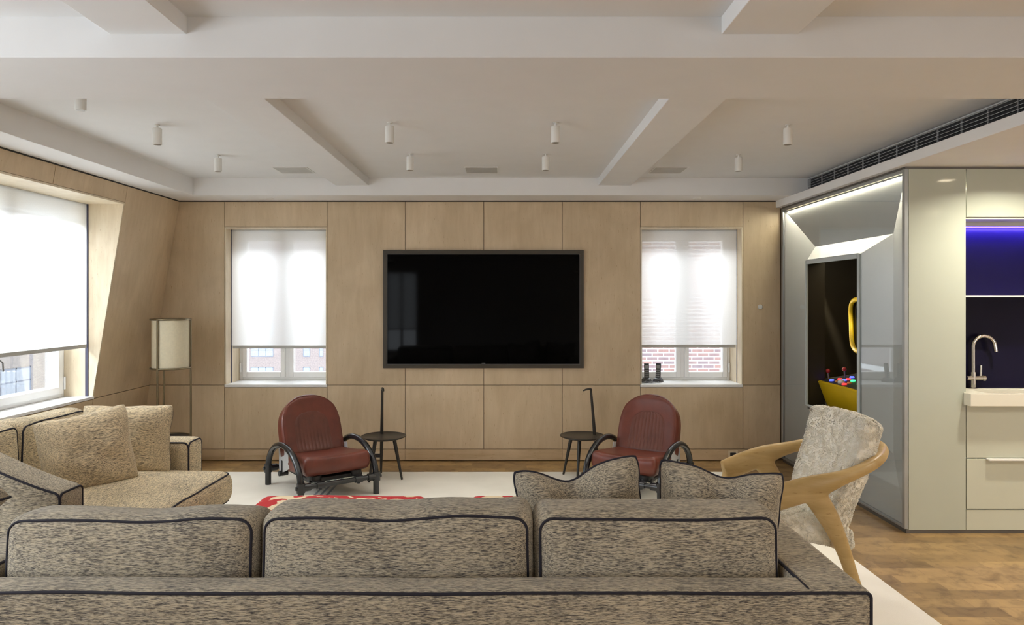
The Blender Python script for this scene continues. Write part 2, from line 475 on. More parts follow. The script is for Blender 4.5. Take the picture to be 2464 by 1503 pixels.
# ---- back wall: panels with thin joints in front of a dark core
mb = MB(); g = .0025
xs = [-2.611, -1.657, -.931, -.2008, .529, 1.255, 2.209, 2.556]
def pan(x0, x1, z0, z1, ):
    mb.box(x0+g, x1-g, YB, YB+.018, z0+g, z1-g, 0)
zt, zw, zm, zb = 2.408, 2.172, .704, .1095
pan(-3.35, xs[0], zm, zt); pan(xs[0], xs[1], zw, zt)
mbw = mb
pan(xs[1], xs[2], zm, zt)
TX0, TX1, TZ0, TZ1 = -1.132, .726, .863, 1.956
for i in range(2, 4):
    pan(xs[i], xs[i+1], zm, zt)
pan(xs[4], xs[5], zm, zt); pan(xs[5], xs[6], zw, zt); pan(xs[6], xs[7], zm, zt)
pan(-3.45, xs[0], zb, zm)
pan(xs[0], xs[1], zb, zm-.02); pan(xs[5], xs[6], zb, zm-.02)
for i in (1, 2, 3, 4, 6): pan(xs[i], xs[i+1], zb, zm)
def core(x0, x1, z0, z1): mb.box(x0, x1, YB+.0165, YB+.43, z0, z1, 1)
core(-3.9, xs[0], 0, 2.62); core(xs[1], xs[5], 0, 2.62); core(xs[6], 2.7, 0, 2.62)
for a, b in ((xs[0], xs[1]), (xs[5], xs[6])):
    core(a, b, 0, zm-.022); core(a, b, zw+.002, 2.62)
struct(mb.build('wall_back', [M['birch'], M['groove']]))
mb = MB()
for a, b in ((-3.45, -2.611), (-2.611, -.931), (-.931, .529), (.529, 2.518)):
    mb.box(a+.001, b-.001, YB-.004, YB+.016, .008, zb-.002, 0)
struct(mb.build('baseboard_back', M['birch_x']))
mb = MB(); mb.box(-3.04, 2.53, YB-.012, YB+.02, 2.408, ZS+.002); struct(mb.build('gap_shade_back', M['shadow_gap']))  # near-black strip stands in for the shadow gap above the panels

# ---- sloping left wall
WY0, WY1, WZ0, WZ1 = 3.55, 5.60, .718, 2.276     # opening of the left window
NY0, NY1 = -.1, 2.5                              # opening of the near window beside the camera
mb = MB()
def lpan(y0, y1, z0, z1, mi=0, d0=0, d1=.018, gg=g):
    y0 += gg; y1 -= gg; z0 += gg; z1 -= gg
    mb.hexa([(wx(z0)-d1, y0, z0), (wx(z0)-d0, y0, z0), (wx(z0)-d0, y1, z0), (wx(z0)-d1, y1, z0),
             (wx(z1)-d1, y0, z1), (wx(z1)-d0, y0, z1), (wx(z1)-d0, y1, z1), (wx(z1)-d1, y1, z1)], mi)
lpan(WY1, YB, .704, zt); lpan(4.706, WY1, WZ1, zt); lpan(WY0, 4.706, WZ1, zt)
lpan(WY1, YB+.02, zb, .704); lpan(4.55, WY1, zb, .70); lpan(WY0, 4.55, zb, .70)
lpan(NY1, WY0, .704, zt); lpan(NY1, WY0, zb, .704)
lpan(NY0, NY1, WZ1, zt); lpan(NY0, NY1, zb, .70)
lpan(-2, NY0, zb, zt); lpan(-4.2, -2, zb, zt)
lpan(-4.2, YB, 0.006, zb, 0)
def lcore(y0, y1, z0, z1):
    mb.hexa([(-3.66, y0, z0), (wx(z0)-.017, y0, z0), (wx(z0)-.017, y1, z0), (-3.66, y1, z0),
             (-3.66, y0, z1), (wx(z1)-.017, y0, z1), (wx(z1)-.017, y1, z1), (-3.66, y1, z1)], 1)
lcore(WY1+.002, 6.9, 0, 2.62); lcore(WY0, WY1+.002, 0, WZ0-.02); lcore(WY0, WY1+.002, WZ1+.002, 2.62)
lcore(NY1, WY0, 0, 2.62); lcore(NY0, NY1, 0, WZ0-.02); lcore(NY0, NY1, WZ1, 2.62); lcore(-4.3, NY0, 0, 2.62)
struct(mb.build('wall_left', [M['birch'], M['groove']]))
mb = MB(); zz = 2.411
mb.hexa([(wx(zt)-.02, -4.2, zt), (wx(zt)+.004, -4.2, zt), (wx(zt)+.004, YB, zt), (wx(zt)-.02, YB, zt),
         (wx(ZS)-.02, -4.2, ZS+.002), (wx(ZS)+.004, -4.2, ZS+.002), (wx(ZS)+.004, YB, ZS+.002), (wx(ZS)-.02, YB, ZS+.002)])
struct(mb.build('gap_shade_left', M['shadow_gap']))  # dark strip drawn as the shade along the top of the sloping wall

# ---- ceiling, beams, soffits
mb = MB(); mb.box(-3.95, 6.3, -4.3, 6.95, ZC, ZC+.15); struct(mb.build('ceiling', M['paint']))
def sbox(name, *b, mat='paint'):
    q = MB(); q.box(*b); return struct(q.build(name, M[mat], bevel=.003))
sbox('trim_3', -3.2, 2.68, 6.149, 6.52, ZS, ZC+.01, mat='paint_white')           # soffit along the back wall
sbox('trim_4', -3.2, -2.75, -4.2, 6.1485, ZS, ZC+.01, mat='paint_white')            # soffit along the left wall
sbox('beam', -2.76, 2.72, 2.641, 3.189, ZS, ZC+.01, mat='paint')                 # broad cross beam
for i, (a, b) in enumerate(((-1.496, -1.205), (.818, 1.107))):
    sbox('beam', a, b, 3.15, 6.17, ZBM, ZC+.01, mat='paint')
    sbox('beam', a, b, -4.2, 2.66, ZBM, ZC+.01, mat='paint')
sbox('trim_5', 2.514, 6.3, -4.2, 6.9, 2.350, ZS, mat='paint_white')              # lower kitchen ceiling slab
sbox('wall_above', 2.685, 2.80, -4.2, 6.5, ZS-.01, ZC+.01, mat='paint')
sbox('wall_right', 6.2, 6.3, -4.3, 6.9, 0, 2.6, mat='paint')
mb = MB()
mb.box(-3.95, -2.95, -4.3, -4.2, 0, 2.6); mb.box(-2.15, 6.3, -4.3, -4.2, 0, 2.6)
mb.box(-2.95, -2.15, -4.3, -4.2, 0, .2); mb.box(-2.95, -2.15, -4.3, -4.2, 2.2, 2.6)
struct(mb.build('wall_rear', M['paint']))

# ---- windows
def window_back(n, x0, x1, side):
    """side = -1: room sees the left jamb, +1: the right jamb"""
    root = bpy.data.objects.new('window_%d' % n, None); COL.objects.link(root); struct(root)
    root.location = ((x0+x1)/2, YB+.3, zm)
    inv = Matrix.Translation(-Vector(root.location))
    def bld(m, name, mat, bev=0):
        o = m.build(name, mat, root, bevel=bev); o.matrix_parent_inverse = inv; return o
    m = MB(); t = .012
    m.box(x0, x0+t, YB+.001, YB+.425, zm, zw); m.box(x1-t, x1, YB+.001, YB+.425, zm, zw)
    m.box(x0+t, x1-t, YB+.001, YB+.425, zw-t, zw)
    bld(m, 'window_reveal', M['birch_pale'])
    m = MB(); m.box(x0, x1, YB-.003, YB+.425, zm-.02, zm+.006); bld(m, 'window_sill', M['sill'], .003)
    m = MB()
    for xx in (x0+t, x1-t-.004): m.box(xx, xx+.004, YB+.125, YB+.137, zm+.006, zw-t)
    bld(m, 'blind_channel', M['slot'])
    # casement frame
    a, b = x0+t, x1-t; yf0, yf1 = YB+.345, YB+.41; zz0, zz1 = zm+.006, zw-t; xm = (a+b)/2
    m = MB(); fw = .03
    m.box(a, a+fw, yf0, yf1, zz0, zz1); m.box(b-fw, b, yf0, yf1, zz0, zz1)
    m.box(a+fw, b-fw, yf0, yf1, zz0, zz0+.03); m.box(a+fw, b-fw, yf0, yf1, zz1-.05, zz1)
    m.box(xm-.02, xm+.02, yf0+.001, yf1, zz0+.03, zz1-.05)
    bld(m, 'window_frame', M['upvc'], .004)
    for (p, q) in ((a+fw, xm-.02), (xm+.02, b-fw)):
        m = MB(); s = .042
        m.box(p, p+s, yf0-.014, yf1-.01, zz0+.03, zz1-.05); m.box(q-s, q, yf0-.014, yf1-.01, zz0+.03, zz1-.05)
        m.box(p+s, q-s, yf0-.014, yf1-.01, zz0+.03, zz0+.03+s+.01); m.box(p+s, q-s, yf0-.014, yf1-.01, zz1-.05-s, zz1-.05)
        bld(m, 'window_sash', M['upvc'], .004)
        m = MB(); m.box(p+s-.005, q-s+.005, yf0+.018, yf0+.022, zz0+.07, zz1-.05-s+.005)
        bld(m, 'window_glass', M['glass'])
    hx = a+.012 if side < 0 else b-.012
    m = MB(); m.cyl((hx, yf0-.018, zz0+.08), (hx, yf0-.018, zz0+.17), .009, 10); m.cyl((hx, yf0-.018, zz1-.2), (hx, yf0-.018, zz1-.12), .009, 10)
    bld(m, 'window_hinge', M['upvc'])
    for sx in (-1, 1):
        m = MB(); m.box(xm+sx*.032-.006, xm+sx*.032+.006, yf0-.035, yf0-.012, 1.02, 1.05); m.box(xm+sx*.032-.005, xm+sx*.032+.005, yf0-.042, yf0-.03, .99, 1.05)
        bld(m, 'window_catch', M['upvc'])
    return root
window_back(2, xs[0], xs[1], -1)
window_back(3, xs[5], xs[6], 1)

def roller_blind(label, p0, p1, ztop, zbot, nrm, group='white roller blinds'):
    """p0,p1: (x,y) ends of the blind; nrm: towards the room"""
    p0 = Vector((*p0, 0)); p1 = Vector((*p1, 0)); mid = (p0+p1)/2; d = (p1-p0).normalized(); n = Vector((*nrm, 0))
    t = thing('roller_blind', label, 'blind', (mid.x, mid.y, ztop), 0, group)
    L2 = (p1-p0).length/2
    def q(s, o, z): return d*s + n*o + Vector((0, 0, z-ztop))
    m = MB(); k = 12; vs = []
    for i in range(k+1):
        z = zbot + (ztop-zbot)*i/k
        for s in (-L2, L2): vs.append(q(s, .0, z))
    m.add(vs, [(2*i, 2*i+1, 2*i+3, 2*i+2) for i in range(k)])
    m.build('blind_fabric', M['blind'], t, fix=False)
    m = MB()
    m.hexa([q(-L2+.012, -.006, zbot-.028), q(L2-.012, -.006, zbot-.028), q(L2-.012, .006, zbot-.028), q(-L2+.012, .006, zbot-.028),
            q(-L2+.012, -.006, zbot), q(L2-.012, -.006, zbot), q(L2-.012, .006, zbot), q(-L2+.012, .006, zbot)])
    m.build('hem_bar', M['hem'], t, bevel=.002)
    m = MB(); m.cyl(q(-L2, -.025, ztop+.002), q(L2, -.025, ztop+.002), .022, 16); m.build('roller_tube', M['hem'], t, smooth=40)
    return t
roller_blind('white roller blind on the window left of the television, over pale far buildings', (xs[0]+.014, YB+.131), (xs[1]-.014, YB+.131), zw-.014, 1.062, (0, -1))
roller_blind('white roller blind on the window right of the television, brickwork showing through', (xs[5]+.014, YB+.131), (xs[6]-.014, YB+.131), zw-.014, 1.072, (0, -1))

def window_left():
    root = bpy.data.objects.new('window_1', None); COL.objects.link(root); struct(root)
    root.location = (-3.5, (WY0+WY1)/2, WZ0); inv = Matrix.Translation(-Vector(root.location))
    def bld(m, name, mat, bev=0):
        o = m.build(name, mat, root, bevel=bev); o.matrix_parent_inverse = inv; return o
    m = MB(); t = .014
    def jamb(y0, y1):
        m.hexa([(-3.64, y0, WZ0), (wx(WZ0)-.0005, y0, WZ0), (wx(WZ0)-.0005, y1, WZ0), (-3.64, y1, WZ0),
                (-3.64, y0, WZ1), (wx(WZ1)-.0005, y0, WZ1), (wx(WZ1)-.0005, y1, WZ1), (-3.64, y1, WZ1)])
    jamb(WY1-t, WY1); jamb(WY0, WY0+t)
    m.box(-3.64, wx(WZ1)-.001, WY0, WY1, WZ1-t, WZ1)
    bld(m, 'window_reveal', M['birch_pale'])
    m = MB(); m.box(-3.64, wx(WZ0)+.004, WY0, WY1+.003, WZ0-.016, WZ0+.006); bld(m, 'window_sill', M['sill'], .003)
    m = MB(); m.box(-3.36, -3.335, WY1-t-.004, WY1-t+.001, WZ0+.006, WZ1-t); bld(m, 'blind_channel', M['slot'])
    x0, x1 = -3.60, -3.53; a, b = WY0+t, WY1-t; z0, z1 = WZ0+.006, WZ1-t; fw = .035
    ym = 4.72
    m = MB()
    m.box(x0, x1, a, a+fw, z0, z1); m.box(x0, x1, b-fw, b, z0, z1); m.box(x0, x1, a+fw, b-fw, z0, z0+.03); m.box(x0, x1, a+fw, b-fw, z1-.05, z1)
    m.box(x0, x1, ym-.03, ym+.03, z0+.03, z1-.05)
    bld(m, 'window_frame', M['upvc'], .004)
    for p, q in ((a+fw, ym-.03), (ym+.03, b-fw)):
        m = MB(); s = .055; xa, xb = x0+.008, x1+.016
        m.box(xa, xb, p, p+s, z0+.03, z1-.05); m.box(xa, xb, q-s, q, z0+.03, z1-.05)
        m.box(xa, xb, p+s, q-s, z0+.03, z0+.03+s); m.box(xa, xb, p+s, q-s, z1-.05-s, z1-.05)
        bld(m, 'window_sash', M['upvc'], .004)
        m = MB(); m.box(x0+.03, x0+.034, p+s-.005, q-s+.005, z0+.08, z1-.05-s+.005); bld(m, 'window_glass', M['glass'])
    m = MB(); m.cyl((x1+.012, b-.016, z0+.06), (x1+.012, b-.016, z0+.16), .010, 10); bld(m, 'window_hinge', M['upvc'])
    m = MB(); m.tube([(x1+.02, ym+.05, 1.09), (x1+.05, ym+.07, 1.09), (x1+.052, ym+.11, 1.06), (x1+.045, ym+.125, 1.00)], .006, 8); bld(m, 'window_catch', M['steel_dark'])
window_left()
roller_blind('wide white roller blind in the sloping left wall', (-3.348, WY0+.02), (-3.348, WY1-.016), WZ1-.016, 1.142, (1, 0))
# near-left window opening (beside the camera) and the rear window: plain frames
def plain_window(n, bx, ax):
    root = bpy.data.objects.new('window_%d' % n, None); COL.objects.link(root); struct(root)
    x0, x1, y0, y1, z0, z1 = bx
    m = MB()
    if ax == 'y':
        m.box(x0, x1, y0, y0+.06, z0, z1); m.box(x0, x1, y1-.06, y1, z0, z1); m.box(x0, x1, (y0+y1)/2-.03, (y0+y1)/2+.03, z0, z1)
        m.box(x0+.002, x1-.002, y0+.06, y1-.06, z0, z0+.06); m.box(x0+.002, x1-.002, y0+.06, y1-.06, z1-.06, z1)
    else:
        m.box(x0, x0+.05, y0, y1, z0, z1); m.box(x1-.05, x1, y0, y1, z0, z1); m.box(x0+.05, x1-.05, y0+.002, y1-.002, z0, z0+.06); m.box(x0+.05, x1-.05, y0+.002, y1-.002, z1-.06, z1)
        m.box((x0+x1)/2-.03, (x0+x1)/2+.03, y0, y1, z0, z1)
    m.build('window_frame', M['upvc'], root)
plain_window(4, (-3.66, -3.60, NY0, NY1, WZ0-.02, WZ1), 'y')
plain_window(5, (-2.95, -2.15, -4.29, -4.23, .2, 2.2), 'x')
roller_blind('white roller blind on the rear wall window', (-2.93, -4.19), (-2.17, -4.19), 2.18, .78, (0, 1))

# ================================================================== OUTSIDE
def facade_window(parent, inv, x0, x1, z0, z1, y, panes, axis='x'):
    d = .12
    def bx(m, a, b, p, q, zz0, zz1):
        if axis == 'x': m.box(a, b, y+p, y+q, zz0, zz1)
        else: m.box(y-q, y-p, a, b, zz0, zz1)
    m = MB(); f = .09
    n = panes; w = (x1-x0)/n
    bx(m, x0, x1, -.03, .1, z0-.12, z0); bx(m, x0, x1, -.02, .1, z1-f, z1); bx(m, x0, x1, -.02, .1, (z0+z1)/2-.04, (z0+z1)/2+.04)
    for i in range(n+1):
        bx(m, x0+w*i-f/2, x0+w*i+f/2, -.02, .1, z0, z1)
    o = m.build('window', M['ext_frame'], parent); o.matrix_parent_inverse = inv
    m = MB(); bx(m, x0, x1, -.008, .02, z0, z1); p = m.build('pane', M['ext_glass'], o)
    return o
def facade(name, label, body, mat, wins, y, axis='x', ledges=()):
    t = thing(name, label, 'building', ((body[0]+body[1])/2, (body[2]+body[3])/2, body[4]))
    inv = Matrix.Translation(-Vector(t.location))
    m = MB(); m.box(*body); o = m.build('wall', mat, t); o.matrix_parent_inverse = inv
    for w in wins: facade_window(t, inv, *w[:4], y, w[4], axis)
    for l in ledges:
        m = MB(); m.box(*l); o = m.build('ledge', M['ext_white'], t); o.matrix_parent_inverse = inv
    return t
facade('brick_building', 'red brick neighbouring building close behind the window right of the television', (.4, 14, 13.6, 18, -12, 14), M['brick_red'], [], 13.6)
wl = []
for zr in (-12.3, -9.3, -6.2, -3.3, -.4, 2.5, 5.4):
    wl += [(-34.6, -31.6, zr, zr+1.6, 3), (-27.5, -26.6, zr, zr+1.6, 1), (-25.3, -24.8, zr, zr+1.6, 1), (-20.5, -18.4, zr, zr+1.6, 2)]
facade('apartment_building', 'pale pink apartment building seen far through the window left of the television', (-75, -12, 95, 110, -40, 22), M['brick_pink'], wl, 95)
wl = []
for zr in (-8.0, -4.4, -.8, 2.8):
    for yc in (36, 41.5, 47, 52.5): wl.append((yc, yc+2.6, zr, zr+1.7, 2))
facade('apartment_building', 'pale brick apartment building outside the big left window', (-44, -30, 20, 70, -40, 16), M['brick_pale'], wl, -30, 'y', [(-30.01, -29.6, 20, 70, -5.2, -4.75)])

# ================================================================== CEILING FITTINGS
spots = [(-2.13, 3.50, 'white cylinder ceiling spotlight half hidden above the cross beam, at far left'),
         (-2.132, 4.276, 'white cylinder ceiling spotlight in the left bay, the nearer fully visible one'),
         (-2.13, 5.176, 'white cylinder ceiling spotlight in the left bay, nearest the back wall'),
         (-.70, 4.226, 'white cylinder ceiling spotlight in the middle bay, near row, left of the pair'),
         (-.70, 5.13, 'white cylinder ceiling spotlight in the middle bay, far row, left of the pair'),
         (.304, 4.226, 'white cylinder ceiling spotlight in the middle bay, near row, beside the right beam'),
         (.296, 5.13, 'white cylinder ceiling spotlight in the middle bay, far row, right of the pair'),
         (1.73, 4.276, 'white cylinder ceiling spotlight in the right bay, nearer to the long air vent'),
         (1.723, 5.16, 'white cylinder ceiling spotlight in the right bay, in the far row near the square grille')]
t0 = None
for (x, y, lab) in spots:
    if t0 is None:
        t = t0 = thing('ceiling_spotlight', lab, 'spotlight', (x, y, ZC), 0, 'ceiling spotlights')
        m = MB(); m.lathe([(.0001, -.122), (.024, -.122), (.027, -.12), (.027, -.012), (.025, -.008), (.0001, -.008)], 24, (0, 0, -.0)); 
        for i in range(len(m.v)): m.v[i] = (m.v[i][0], m.v[i][1], m.v[i][2])
        m2 = MB(); m2.lathe([(.0001, -.122), (.0265, -.122), (.027, -.118), (.027, -.026), (.025, -.022), (.0001, -.022)], 24)
        m2.build('lamp_housing', M['white_metal'], t, smooth=40)
        m2 = MB(); m2.cyl((0, 0, -.001), (0, 0, -.026), .0065, 12); m2.lathe([(.0001, 0), (.016, 0), (.016, -.004), (.0001, -.004)], 20); m2.build('stem', M['white_metal'], t, smooth=40)
        m2 = MB(); m2.lathe([(.0001, -.1228), (.021, -.1228), (.021, -.1215), (.0001, -.1215)], 24); m2.build('lens', M['lens_dark'], t)
    else:
        t = copy_tree(t0); t['label'] = lab
    t.location = (x, y, ZC)
    l = bpy.data.lights.new('spotlight_lamp', 'SPOT'); l.energy = 22; l.color = (1.0, .95, .87); l.spot_size = math.radians(95); l.spot_blend = .7; l.shadow_soft_size = .02
    lo_ = bpy.data.objects.new('spotlight_lamp', l); COL.objects.link(lo_); lo_.location = (x, y, ZC-.126)
for (x0, x1, lab) in ((-1.888, -1.605, 'square flush ceiling grille in the left bay'), (-.331, -.06, 'square flush ceiling grille in the middle bay above the television'), (1.207, 1.48, 'square flush ceiling grille in the right bay')):
    t = thing('ceiling_speaker', lab, 'speaker', ((x0+x1)/2, 5.765, ZC), 0, 'square ceiling grilles')
    hw = (x1-x0)/2
    m = MB(); m.box(-hw+.006, hw-.006, -.13, .13, -.005, 0); m.build('grille', M['grille'], t)
    m = MB(); m.box(-hw, -hw+.007, -.136, .136, -.006, 0); m.box(hw-.007, hw, -.136, .136, -.006, 0); m.box(-hw+.007, hw-.007, -.136, -.129, -.006, 0); m.box(-hw+.007, hw-.007, .129, .136, -.006, 0)
    m.build('frame', M['white_metal'], t)
for (x, lab) in ((-2.14, 'small round white sprinkler cover in the soffit above the window left of the television'), (1.735, 'small round white sprinkler cover in the soffit above the window right of the television')):
    m = MB(); m.lathe([(.0001, -.006), (.036, -.006), (.04, 0), (.0001, 0)], 28)
    o = m.build('sprinkler_cover', M['white_metal'], smooth=40); o.location = (x, 6.32, ZS); tag(o, lab, 'sprinkler cover', 'sprinkler covers')
# long linear vent
t = thing('air_vent', 'long dark slotted air vent above the kitchen ceiling edge', 'vent', (2.684, 4.65, 2.49))
m = MB(); m.box(-.003, .001, -1.46, 1.48, -.07, .062); m.build('backing', M['vent_dark'], t)
m = MB()
for k in range(7):
    z = -.066 + .021*k
    m.hexa([(-.026, -1.46, z-.003), (-.003, -1.46, z+.005), (-.003, 1.48, z+.004), (-.026, 1.48, z-.003), (-.026, -1.46, z-.0005), (-.003, -1.46, z+.007), (-.003, 1.48, z+.007), (-.026, 1.48, z-.0005)])
m.build('slats', M['vent'], t)
m = MB(); m.box(-.03, .0, -1.47, 1.49, .062, .070); m.box(-.03, .0, 1.475, 1.49, -.074, .07)
for k in range(14):
    y = -1.46+.226*k; m.box(-.012, -.002, y, y+.004, -.07, .062)
m.build('frame', M['vent'], t)

# ================================================================== DISPLAY BOOTH + KITCHEN UNIT
BX, BY = 2.560, 4.468
root = thing('display_booth', 'tall white booth with glass side and recessed faceted portal', 'booth', (2.9, 5.4, 0))
inv = Matrix.Translation(-Vector(root.location))
def bb(m, name, mat, bev=0, smooth=None, par=None):
    o = m.build(name, mat, par or root, bevel=bev, smooth=smooth)
    if par is None: o.matrix_parent_inverse = inv
    return o
OY0, OY1, OZ0, OZ1 = 5.05, 5.955, .60, 1.832      # portal opening
EY0, EY1, EZ0, EZ1 = 4.50, 6.44, .045, 2.315      # outer edge of the faceted niche
VY0, VY1, VZ0, VZ1, VX = 4.884, 6.115, .42, 1.96, 2.715
# glass sheet with the portal cut out
m = MB()
for (a, b, z0, z1) in ((EY0, OY0, EZ0, EZ1), (OY1, EY1, EZ0, EZ1), (OY0, OY1, OZ1, EZ1), (OY0, OY1, EZ0, OZ0)):
    m.add([(BX+.004, a, z0), (BX+.004, b, z0), (BX+.004, b, z1), (BX+.004, a, z1)], [(3,2,1,0)])
m.build('side_glass', M['pane'], root, fix=False).matrix_parent_inverse = inv
m = MB()      # faceted funnel behind the glass
def ring(x, y0, y1, z0, z1): return [(x, y0, z0), (x, y1, z0), (x, y1, z1), (x, y0, z1)]
r0, r1, r2 = ring(BX+.02, EY0, EY1, EZ0, EZ1), ring(VX, VY0, VY1, VZ0, VZ1), ring(BX+.012, OY0, OY1, OZ0, OZ1)
vs = r0+r1+r2; fs = []
for a in (0, 4):
    for j in range(4):
        j2 = (j+1) % 4; fs.append((a+j, a+j2, a+4+j2, a+4+j))
m.add(vs, fs); bb(m, 'faceted_niche', M['booth_white'])
m = MB(); w = .034                                # grey portal sleeve
for (a, b, z0, z1) in ((OY0-.005, OY0+w, OZ0, OZ1), (OY1-w*.5, OY1+.005, OZ0, OZ1), (OY0+w, OY1-w*.5, OZ1-w, OZ1+.005), (OY0+w, OY1-w*.5, OZ0-.005, OZ0+w*.3)):
    m.box(BX-.002, BX+.018, a, b, z0, z1)
bb(m, 'portal_frame', M['booth_frame'], .004)
m = MB(); X1 = 3.50                               # dark inside
m.box(BX+.16, X1, 4.93, 4.95, .40, 2.1); m.box(BX+.16, X1, 6.40, 6.42, .40, 2.1); m.box(VX+.006, X1, 4.95, 6.40, .555, .575)
m.box(BX+.02, VX+.01, OY0, OY1, OZ0-.03, OZ0-.025+.0); m.box(BX+.02, VX+.01, OY0-.006, OY0, OZ0-.03, OZ1); m.box(BX+.02, VX+.01, OY1, OY1+.006, OZ0-.03, OZ1); m.box(BX+.02, VX+.01, OY0, OY1, OZ1, OZ1+.006); m.box(BX+.16, X1, 4.93, 6.42, 2.0, 2.02)
m.box(X1, X1+.02, 4.93, 6.42, .4, 2.1)
bb(m, 'dark_interior', M['booth_black'])
m = MB(); m.box(BX+.03, BX+.045, EY0+.03, EY1-.03, EZ1-.012, EZ1-.002); bb(m, 'light_strip', M['strip'])
m = MB()
m.box(BX-.004, BX+.02, BY+.002, EY0, .03, 2.335); m.box(BX-.002, BX+.02, EY1, 6.475, .03, 2.335)
m.box(BX-.002, BX+.02, EY0, EY1, EZ1, 2.335); m.box(BX-.002, BX+.02, EY0, EY1, .03, EZ0)
bb(m, 'metal_edge', M['steel'], .002)
m = MB(); m.box(BX+.012, 3.9, BY+.012, 6.47, 0, .022); bb(m, 'plinth', M['steel_dark'])
m = MB(); m.box(BX+.002, 3.9, BY+.004, 6.47, 2.335, 2.350); bb(m, 'top_strip', M['steel_dark'])
m = MB(); m.box(BX+.022, 2.947, BY, BY+.012, .024, 2.335); bb(m, 'front_panel', M['cream_glass'], .002)
m = MB(); m.box(BX+.022, 2.93, BY+.013, BY+.03, .022, 2.33); m.box(3.88, 3.9, BY+.02, 6.47, .022, 2.33); m.box(2.8, 3.9, 6.45, 6.47, .022, 2.33); m.box(BX+.03, 3.9, BY+.02, 6.47, 2.32, 2.334)
bb(m, 'carcass', M['booth_white'])

area('booth_led_lamp', (BX+.035, (EY0+EY1)/2, EZ1-.016), (0, math.radians(12), 0), .03, 1.85, 50, (1.0, .93, .74))
area('booth_led_lamp', (BX+.045, EY1-.02, 1.18), (-PI/2, 0, 0), .02, 2.1, 9, (1.0, .95, .82))
area('booth_led_lamp', (BX+.045, EY0+.02, 1.18), (PI/2, 0, 0), .02, 2.1, 9, (1.0, .95, .82))
# --- arcade machine in the booth
t = thing('arcade_machine', 'yellow arcade machine with lit buttons inside the dark portal', 'arcade machine', (2.9, 5.5, .575))
inv2 = Matrix.Translation(-Vector(t.location))
def ab(m, name, mat, bev=0, smooth=None, par=None):
    o = m.build(name, mat, par or t, bevel=bev, smooth=smooth)
    if par is None: o.matrix_parent_inverse = inv2
    return o
def zt_(x, y): return .805 + (x-2.66)*.16
m = MB()
m.loft([rect_ring(2.74, 3.08, 5.09, 5.91, .07, lambda x, y: .576), rect_ring(2.715, 3.10, 5.05, 5.95, .08, lambda x, y: .60),
        rect_ring(2.665, 3.12, 4.99, 6.01, .09, lambda x, y: zt_(x, y)-.02), rect_ring(2.66, 3.125, 4.985, 6.015, .09, lambda x, y: zt_(x, y)-.006),
        rect_ring(2.668, 3.117, 4.993, 6.007, .085, zt_), rect_ring(2.685, 3.10, 5.01, 5.99, .07, zt_)])
ab(m, 'control_tub', M['yellow'], smooth=50)
m = MB(); m.loft([rect_ring(2.688, 3.097, 5.013, 5.987, .068, lambda x, y: zt_(x, y)-.004), rect_ring(2.688, 3.097, 5.013, 5.987, .068, lambda x, y: zt_(x, y)+.003)])
cp = ab(m, 'control_surface', M['control_black'])
def onp(x, y, dz=0): return (x, y, zt_(x, y)+dz)
for jx, y in ((2.745, 5.94), (2.86, 5.89), (2.8, 5.4)):
    m = MB(); m.cyl(onp(jx+.005, y, .0), onp(jx, y, .062), .006, 10); j = m.build('joystick', M['steel_dark'], t); j.matrix_parent_inverse = inv2
    m = MB(); m.sphere(onp(jx, y, .074), .018); m.build('ball', M['red_ball'], j, smooth=True)
for (x, y, mt) in ((2.80, 5.84, 'red_lit'), (2.84, 5.78, 'red_lit'), (2.80, 5.765, 'blue_lit'), (2.83, 5.68, 'green_lit'), (2.735, 5.85, 'blue_lit'), (2.74, 5.76, 'amber_lit'), (2.90, 5.84, 'blue_lit'), (2.77, 5.62, 'amber_lit'), (2.72, 5.60, 'red_lit'), (2.80, 5.52, 'green_lit')):
    m = MB(); zc = zt_(x, y); m.lathe([(.0001, .014), (.014, .014), (.018, .010), (.020, .002), (.020, -.002)], 20, (x, y, zc)); ab(m, 'button', M[mt], smooth=50)
m = MB(); m.sphere(onp(2.735, 5.685, .006), .028); ab(m, 'trackball', M['white_ball'], smooth=True)
sx = 2.97; path = []
for (yy, z0) in (): pass
corners = [(6.10, 1.50), (4.90, 1.50), (5.04, 1.06), (5.98, 1.06)]
k = len(corners); pts = []
for i in range(k):
    p, a, b = Vector((*corners[i], 0)), Vector((*corners[i-1], 0)), Vector((*corners[(i+1) % k], 0))
    da, db = (a-p).normalized(), (b-p).normalized(); r = .12
    A, B = p+da*r, p+db*r
    for q in range(9):
        s = q/8; pts.append(A*(1-s)**2 + p*2*s*(1-s) + B*s**2)
ringp = [(sx + (v.y-1.06)*.10, v.x, v.y) for v in pts]
m = MB(); m.tube(ringp, .019, 12, closed=True); ab(m, 'screen_frame', M['yellow'], smooth=True)
m = MB(); cen = (sx+.035, 5.5, 1.28); m.add([cen]+[(p[0]+.012, p[1], p[2]) for p in ringp], [(0, i+1, (i+1) % len(ringp)+1) for i in range(len(ringp))]); ab(m, 'screen', M['screen'])
m = MB(); m.tube([(3.06, 5.5, .86), (3.08, 5.5, 1.0), (3.06, 5.5, 1.2)], .05, 12); ab(m, 'screen_stalk', M['black_matte'], smooth=50)
area('arcade_interior_lamp', (3.0, 5.5, 1.985), (0, 0, 0), .5, .3, 3.2, (1.0, .82, .5))

